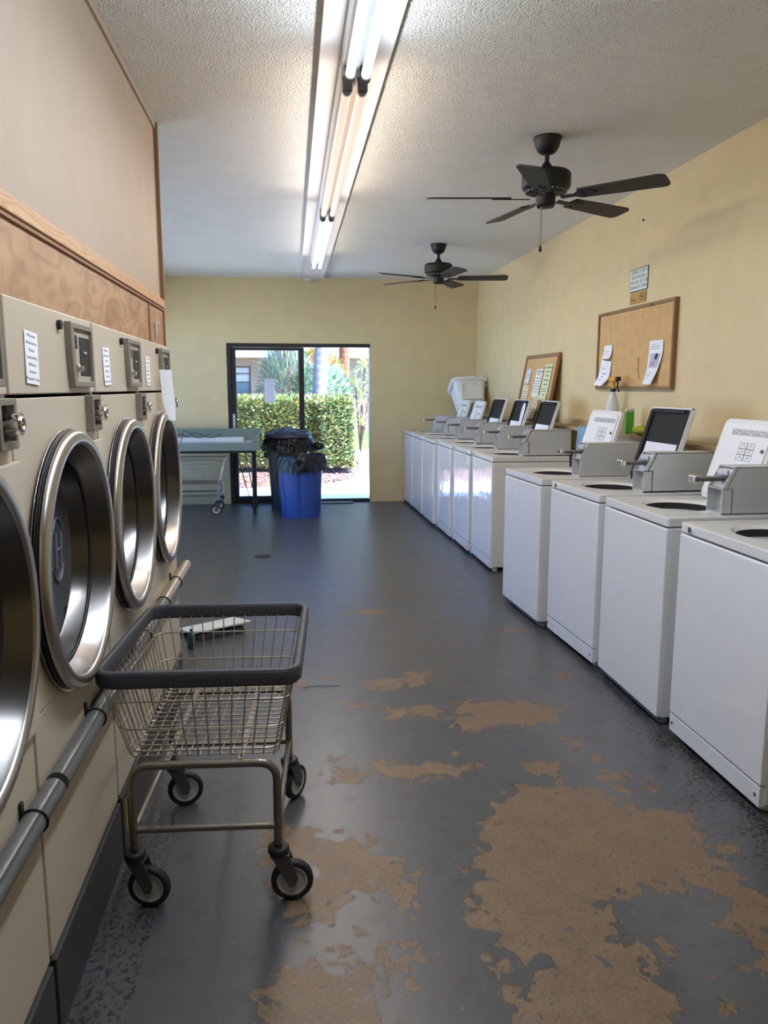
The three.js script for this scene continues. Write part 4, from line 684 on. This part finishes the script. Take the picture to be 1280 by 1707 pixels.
{
  const b = thing('trash_can', 'blue ribbed plastic trash can in front of the open doorway', 'trash can', [0.092, 0, -9.06]);
  obj('bin_body', binBody(0.228, 0.262, 0.69, 6), M.blueBin, b).material.side = THREE.DoubleSide;
  const bl = thing('bin_liner', 'shiny black bag lining the blue trash can, folded over its rim', 'bin liner', [0.105, 0, -9.06]);
  obj('bag', bagSkirt(5, 0.28, 0.292, 0.722, 0.54, 0.014), M.bag, bl);
  const k = thing('trash_can', 'tall black lidded trash can behind the blue one', 'trash can', [-0.05, 0, -9.66]);
  obj('bin_body', binBody(0.215, 0.262, 0.84, 8), M.blackBin, k).material.side = THREE.DoubleSide;
  obj('handle', [rbb(-0.3, -0.24, 0.64, 0.7, -0.05, 0.05, 0.01)], M.blackBin, k);
  const ld = obj('lid', [lathe([[0.0, 0.995], [0.06, 0.993], [0.2, 0.968], [0.27, 0.938], [0.283, 0.925], [0.292, 0.905], [0.292, 0.888], [0.282, 0.886], [0.278, 0.9]], 64)], M.lidGrey, k);
  obj('lid_rib', Array.from({ length: 8 }, (_, i) => rb(0.2, 0.012, 0.02, 0.004).rotateZ(-0.19).translate(0.17, 0.974, 0).rotateY(i * 45 * R + 0.2)), M.lidGrey, ld);
  const kl = thing('bin_liner', 'black bag hanging in a ragged skirt under the lid of the tall trash can', 'bin liner', [-0.045, 0, -9.66]);
  obj('bag', bagSkirt(11, 0.275, 0.32, 0.885, 0.72, 0.026, false), M.bag, kl);
  obj('knot', grid((u, v) => { const a = u * 2 * Math.PI, q = v * Math.PI, r = 0.06 * (1 + 0.45 * fbm(Math.cos(a) * 1.5 + v * 2, Math.sin(a) * 1.5, 3)); return [0.355 + r * 1.2 * Math.sin(q) * Math.cos(a), 0.775 + r * 0.7 * Math.cos(q), 0.06 + r * Math.sin(q) * Math.sin(a)]; }, 36, 18, true), M.bag, kl);
}
// things on the floor
{
  const d = thing('floor_drain', 'round metal floor drain in the middle of the far floor', 'drain', [-0.284, 0.0005, -6.86]);
  const s = new THREE.Shape(); s.absarc(0, 0, 0.075, 0, Math.PI * 2); for (let i = -3; i <= 3; i++) { const l = Math.sqrt(0.06 ** 2 - (i * 0.017) ** 2); const h = new THREE.Path(); h.moveTo(-l, i * 0.017 - 0.004); h.lineTo(-l, i * 0.017 + 0.004); h.lineTo(l, i * 0.017 + 0.004); h.lineTo(l, i * 0.017 - 0.004); h.closePath(); s.holes.push(h); }
  obj('grate', ext(s, 0.004).rotateX(-Math.PI / 2), M.drain, d); obj('drain_cup', new THREE.CylinderGeometry(0.074, 0.074, 0.001, 32).translate(0, 0.0005, 0), M.black, d);
  const p = thing('fallen_panel', 'flat white panel propped on the floor past the farthest dryer', 'panel', [-0.5, 0.012, -4.72], 0.5);
  obj('panel_sheet', rbb(-0.19, 0.19, 0, 0.012, -0.13, 0.13, 0.004).rotateZ(0.02).rotateX(-0.16).translate(0, 0.022, 0), M.whitePlastic, p); obj('prop', rbb(-0.15, 0.15, -0.011, 0.02, 0.07, 0.12, 0.004), M.toe, p);
  const r = thing('green_bottle', 'small dark teal bottle on the floor beside the end of the dryers', 'bottle', [-0.60, 0, -4.42]); r.scale.setScalar(0.6);
  obj('bottle_body', lathe([[0, 0.001], [0.035, 0.001], [0.038, 0.01], [0.038, 0.12], [0.02, 0.15], [0.014, 0.155], [0.014, 0.17], [0, 0.171]], 24), std(0x1d3a34, 0.5), r); obj('cap', lathe([[0, 0.17], [0.017, 0.17], [0.017, 0.19], [0, 0.191]], 20), M.black, r);
  const m = thing('door_mat', 'flat grey mat ramp on the sill of the open doorway', 'mat', [0.58, 0.0, -10.02]); obj('mat_body', rbb(-0.36, 0.2, 0.001, 0.016, -0.06, 0.06, 0.004), M.greyDark, m);
  const tw = thing('twig', 'thin dark twig lying on the floor right of the cart', 'twig', [0.09, 0.003, -3.74]); obj('stick', curve([[-0.06, 0, 0.01], [0, 0.003, 0], [0.07, 0.001, 0.0], [0.13, 0.001, 0.005]], 0.0018, 16), M.black, tw);
}

// ---------------------------------------------------------------- outdoors
const GY = -0.03;
{
  const gr = struct('ground', bb(-40, 40, -0.6, GY - 0.03, -60, ZF - 0.2), M.soil);
  const pathS = shape([[-14, 10.12], [14, 10.12], [14, 19], [1.55, 19], [1.36, 16.5], [1.32, 15.3], [1.22, 13.7], [0.92, 12.75], [0.54, 12.33], [-0.7, 11.9], [-14, 11.85]].map(([x, z]) => [x, z]));
  struct('path', ext(pathS, 0.05, 0.004).rotateX(-Math.PI / 2).translate(0, GY - 0.05, 0), M.concrete);
  const lawn = struct('lawn', bb(0.2, 14, GY - 0.05, GY - 0.005, -29, -19.02), M.turf);
  const side = struct('ground_sides', [bb(-40, XL - 0.2, -0.6, GY - 0.005, ZF - 0.2, 20), bb(XR + 0.2, 40, -0.6, GY - 0.005, ZF - 0.2, 20), bb(XL - 0.2, XR + 0.2, -0.6, GY - 0.005, ZB + 0.2, 20)], M.concrete);
}
const dummy = new THREE.Object3D();
function leaves(parent, name, geo, mat, items) {
  const m = new THREE.InstancedMesh(geo, mat, items.length); m.name = parent === scene ? numbered(name) : name; m.castShadow = m.receiveShadow = true;
  items.forEach((it, i) => { dummy.position.set(...it.p); dummy.rotation.set(...it.r, 'YXZ'); dummy.scale.set(...(it.s.length ? it.s : [it.s, it.s, it.s])); dummy.updateMatrix(); m.setMatrixAt(i, dummy.matrix); m.setColorAt(i, new THREE.Color().setRGB(...it.c)); });
  m.userData.kind = 'stuff'; parent.add(m); return m;
}
const leafGeo = (() => { const g = new THREE.BufferGeometry(); g.setAttribute('position', new THREE.Float32BufferAttribute([0, 0, 0, 0.5, 0.12, 0.45, 0, 0.0, 1, -0.5, 0.12, 0.45], 3)); g.setAttribute('uv', new THREE.Float32BufferAttribute([0.5, 0, 1, 0.5, 0.5, 1, 0, 0.5], 2)); g.setIndex([0, 2, 1, 0, 3, 2]); const h = g.toNonIndexed(); h.computeVertexNormals(); return h; })();
const bladeGeo = (() => { const p = [], n = 5; for (let i = 0; i < n; i++) { const q = (t) => [0.5 * Math.sin(Math.PI * Math.min(1, 0.12 + t * 0.88)) + 0.02, Math.sin(t * 1.5) * 0.42 - t * t * 0.42, t]; const a = q(i / n), b = q((i + 1) / n); p.push(-a[0], a[1], a[2], a[0], a[1], a[2], b[0], b[1], b[2], -a[0], a[1], a[2], b[0], b[1], b[2], -b[0], b[1], b[2]); } const g = new THREE.BufferGeometry(); g.setAttribute('position', new THREE.Float32BufferAttribute(p, 3)); g.setAttribute('uv', new THREE.Float32BufferAttribute(new Float32Array(p.length / 3 * 2), 2)); g.computeVertexNormals(); return g; })();
function hedge(label, x0, x1, z0, z1, h, n, seed) {
  const r = rng(seed), t = thing('hedge', label, 'hedge', [(x0 + x1) / 2, GY - 0.03, (z0 + z1) / 2], 0, 'clipped hedges outside the door'), w = (x1 - x0) / 2, d = (z1 - z0) / 2, it = [];
  for (let i = 0; i < n; i++) {
    const f = r() * (2 * w * h + 2 * d * h + 2 * w * d * 1.6 * 0 + 4 * w * d); let p, out;
    if (f < 2 * w * h * 0.999) { p = [(r() * 2 - 1) * w, 0.12 + r() * (h - 0.12), d]; out = [0, 0]; } else if (f < 2 * w * h + 2 * d * h) { const s = r() < 0.75 ? 1 : -1; p = [s * w, 0.12 + r() * (h - 0.12), (r() * 2 - 1) * d]; out = [s * 90, 0]; } else { p = [(r() * 2 - 1) * w, h, (r() * 2 - 1) * d]; out = [r() * 360, 70]; }
    const bump = 0.05 * fbm(p[0] * 3 + seed, p[1] * 3 + p[2] * 2, 3) - 0.1 * r() ** 2; p[0] += (r() - 0.5) * 0.06 + (out[0] ? Math.sign(out[0]) * bump : 0); p[2] += (out[0] ? 0 : bump) + (r() - 0.5) * 0.05; if (out[1]) p[1] += 0.05 * r() + bump;
    const y = r(), k = 0.75 + 0.5 * r(), c = y < 0.4 ? [0.52, 0.50, 0.18] : y < 0.78 ? [0.31, 0.36, 0.14] : [0.16, 0.21, 0.08];
    it.push({ p, r: [-(out[1] + (r() - 0.3) * 80) * R, (out[0] + (r() - 0.5) * 120) * R, (r() - 0.5) * 1.2], s: [0.05 * k, 0.05 * k, 0.085 * k], c: c.map((v) => v * (0.8 + 0.4 * r())) });
  }
  leaves(t, 'foliage', leafGeo, M.leaf, it);
  obj('inner_twigs', Array.from({ length: Math.round(10 * w + 6) }, () => { const x = (r() * 2 - 1) * w * 0.9, z = (r() * 2 - 1) * d * 0.7; return rod([x, 0, z], [x + (r() - 0.5) * 0.2, h * 0.9, z + (r() - 0.5) * 0.2], 0.015, 5, 0.006); }), M.twig, t);
  obj('inner_mass', rbb(-w + 0.12, w - 0.12, 0.2, h - 0.1, -d + 0.1, d - 0.14, 0.05, 1), std(0x8a9a4e, 1), t);
  return t;
}
hedge('long clipped yellow green hedge seen through the sliding door glass', -4.2, 0.64, -15.0, -14.2, 1.31, 26000, 3);
hedge('clipped hedge block at the right, its corner beside the path in the open doorway', 0.55, 1.08, -15.2, -13.9, 1.32, 9000, 4);
// bark chips in the bed
{
  const r = rng(31), it = []; for (let i = 0; i < 9000; i++) { const x = -4 + r() * 5.4, z = -11.95 - r() * 3.4; if (z > -12.3 - (x > 0.4 ? (x - 0.4) * 1.6 : 0) && x > 0.3) continue; const k = 0.7 + 0.8 * r(); it.push({ p: [x, GY - 0.02 + 0.01 * r(), z], r: [(r() - 0.5) * 0.9, r() * 6.3, (r() - 0.5) * 0.9], s: [0.03 * k, 0.012, 0.05 * k], c: [0.30, 0.17, 0.13].map((v) => v * (0.5 + r())) }); }
  const m = leaves(scene, 'bark_chips', new THREE.BoxGeometry(1, 1, 1), std(0xffffff, 1), it); tag(m, 'reddish bark chips covering the bed under the hedges', 'mulch');
  const g = []; for (let i = 0; i < 9000; i++) { const x = 0.6 + r() * 5, z = -19.1 - r() * 8; const k = 0.7 + 0.6 * r(); g.push({ p: [x, GY - 0.01, z], r: [-1.2 - 0.5 * r(), r() * 6.3, 0], s: [0.012, 0.03, 0.07 * k], c: [0.30, 0.40, 0.10].map((v) => v * (0.7 + 0.6 * r())) }); }
  const gm = leaves(scene, 'lawn_grass', leafGeo, M.leaf, g); tag(gm, 'short green grass beside the pink wall outdoors', 'grass');
}
function palmTrunk(label, x, z, r0, r1, h, lean, mat, name = 'palm_tree') {
  const t = thing(name, label, 'tree', [x, GY - 0.03, z]);
  obj('trunk', grid((u, v) => { const a = -u * 2 * Math.PI, r = lerp(r0, r1, v) * (1 + 0.05 * Math.sin(v * h * 36) + 0.04 * N2(Math.cos(a) * 2 + v * 9, Math.sin(a) * 2)); return [lean * v * v + r * Math.cos(a), v * h, r * Math.sin(a)]; }, 28, 110, true), mat, t);
  const rr = rng(Math.round(x * 100)), it = [];
  for (let k = 0; k < 26; k++) { const a = rr() * 6.28, up = 10 + rr() * 60; it.push({ p: [lean, h, 0], r: [-up * R, a, 0], s: [0.35, 1.4, 2.2], c: [0.16, 0.26, 0.08] }); }
  leaves(t, 'fronds', bladeGeo, M.leaf, it); return t;
}
palmTrunk('pale grey ringed palm trunk behind the hedge in the open doorway', 0.60, -17.3, 0.165, 0.14, 6, 0.5, M.barkGrey);
palmTrunk('orange brown palm trunk at the right of the open doorway, behind the hedge', 1.62, -24, 0.165, 0.15, 6.5, 0.05, M.barkRed);
function bush(name, label, x, z, rx, ry, y0, n, cols, geo, size, seed) {
  const r = rng(seed), t = thing(name, label, 'bush', [x, GY - 0.03, z]), it = [];
  for (let i = 0; i < n; i++) { const a = r() * 6.283, b = Math.acos(2 * r() - 1), q = 0.55 + 0.5 * Math.cbrt(r()); const d = [Math.sin(b) * Math.cos(a), Math.cos(b), Math.sin(b) * Math.sin(a)]; const c = cols[Math.floor(r() * cols.length)], k = 0.6 + 0.8 * r(); it.push({ p: [d[0] * rx * q, y0 + ry + d[1] * ry * q, d[2] * rx * q], r: [-(20 + 60 * d[1] + (r() - 0.5) * 60) * R, Math.atan2(d[0], d[2]) + (r() - 0.5), (r() - 0.5)], s: size.map((v) => v * k), c: c.map((v) => v * (0.7 + 0.6 * r())) }); }
  leaves(t, 'foliage', geo, M.leaf, it);
  obj('stem', Array.from({ length: 6 }, (_, i) => rod([0.06 * Math.cos(i), 0, 0.06 * Math.sin(i)], [rx * 0.5 * Math.cos(i * 1.1), y0 + ry, rx * 0.5 * Math.sin(i * 1.1)], 0.03, 6, 0.012)), M.twig, t); return t;
}
bush('feathery_palm', 'feathery blue green palm bush seen through the door glass beside the notice', -0.12, -18.8, 0.55, 0.95, 0.5, 2600, [[0.46, 0.50, 0.36], [0.58, 0.60, 0.48], [0.30, 0.36, 0.25]], bladeGeo, [0.028, 0.13, 0.26], 51);
bush('leafy_shrub', 'dark green shrub around the foot of the grey palm trunk', 0.72, -18.4, 0.6, 0.6, 0.8, 1500, [[0.22, 0.32, 0.18], [0.36, 0.44, 0.28], [0.48, 0.54, 0.40]], leafGeo, [0.07, 0.1, 0.18], 52);
bush('croton_shrub', 'orange and yellow leaved shrub behind the grey palm trunk', 0.72, -21.6, 0.62, 0.55, 1.35, 1100, [[0.62, 0.26, 0.08], [0.60, 0.40, 0.08], [0.22, 0.28, 0.08]], leafGeo, [0.07, 0.1, 0.2], 53);
{
  const t = thing('spiky_dracaena', 'tall spiky yellow green plant with several leaf heads at the right of the doorway', 'plant', [1.62, GY - 0.03, -18.4]), r = rng(61), it = [], st = [];
  for (const [x, y, z, R0] of [[0.1, 2.0, 0, 0.42], [-0.12, 1.55, 0.1, 0.36], [0.26, 1.65, -0.1, 0.34], [0.02, 1.15, 0.1, 0.42], [0.05, 0.65, 0.1, 0.34]]) {
    st.push(rod([0, 0, 0], [x, y, z], 0.022, 7, 0.016));
    for (let i = 0; i < 60; i++) { const a = r() * 6.28, up = -30 + r() * 110, k = 0.7 + 0.5 * r(); it.push({ p: [x, y, z], r: [-up * R, a, 0], s: [0.022, R0 * 0.8 * k, R0 * k], c: [0.55, 0.60, 0.22].map((v) => v * (0.6 + 0.7 * r())) }); }
  }
  obj('stem', st, M.twig, t); leaves(t, 'foliage', bladeGeo, M.leaf, it);
}
{
  const t = thing('garden_wall', 'low pink rendered wall behind the lawn at the right of the doorway', 'wall', [0, GY, -28]); obj('wall_body', bb(2.0, 14, -0.1, 1.22, -0.15, 0), M.pinkWall, t); obj('coping', rbb(1.98, 14, 1.22, 1.27, -0.18, 0.03, 0.01), M.pinkWall, t);
  const b = thing('apartment_building', 'two storey beige building with a white balcony band across the courtyard', 'building', [0, GY, -30]);
  const wn = [[-2.24, -1.5, 1.12, 2.3], [1.62, 2.1, 1.5, 2.28], [-6.5, -5.5, 1.1, 2.3], [5.5, 6.4, 1.1, 2.3]], xs = [-16, ...wn.flatMap((w) => [w[0], w[1]]).sort((p, q) => p - q), 16], parts = [];
  for (let i = 0; i + 1 < xs.length; i++) { const w = wn.find((q) => q[0] === xs[i] && q[1] === xs[i + 1]); if (w) parts.push(bb(w[0], w[1], 0, w[2], -0.2, 0), bb(w[0], w[1], w[3], 2.6, -0.2, 0)); else parts.push(bb(xs[i], xs[i + 1], 0, 2.6, -0.2, 0)); }
  obj('wall', [...parts, bb(-16, 16, 0, 2.6, -8, -7.8)], M.facade, b);
  obj('balcony_slab', rbb(-16, 16, 2.6, 3.02, -0.3, 0.35, 0.02), M.facadeWhite, b);
  obj('upper_wall', bb(-16, 16, 3.0, 5.8, -1.6, -1.4), M.pinkWall, b);
  obj('roof', bb(-16.5, 16.5, 5.8, 6.0, -8, 0.8), M.facadeWhite, b);
  const rl = obj('railing', [bb(-16, 16, 3.95, 4.0, 0.22, 0.26), bb(-16, 16, 3.1, 3.14, 0.22, 0.26)], M.railing, b);
  obj('railing_bars', Array.from({ length: 130 }, (_, i) => bx(0.02, 0.85, 0.02, -12 + i * 0.185, 3.55, 0.24)), M.railing, rl).userData.kind = 'stuff';
  for (const [x0, x1, y0, y1] of wn) { const f = obj('window', [bb(x0, x0 + 0.05, y0, y1, -0.12, -0.04), bb(x1 - 0.05, x1, y0, y1, -0.12, -0.04), bb(x0, x1, y1 - 0.05, y1, -0.12, -0.04), bb(x0, x1, y0, y0 + 0.05, -0.12, -0.04), bb(x0, x1, (y0 + y1) / 2 - 0.02, (y0 + y1) / 2 + 0.02, -0.12, -0.04), bb(x0, x1, y0 + (y1 - y0) * 0.75, y0 + (y1 - y0) * 0.78, -0.12, -0.05)], M.winFrame, b); obj('pane', bb(x0, x1, y0, y1, -0.11, -0.1), M.winDark, f); obj('blind', bb(x0, x1, (y0 + y1) / 2, y1, -0.097, -0.092), std(0xc9b9ae, 0.8), f); }
}
renderer.render(scene, camera);
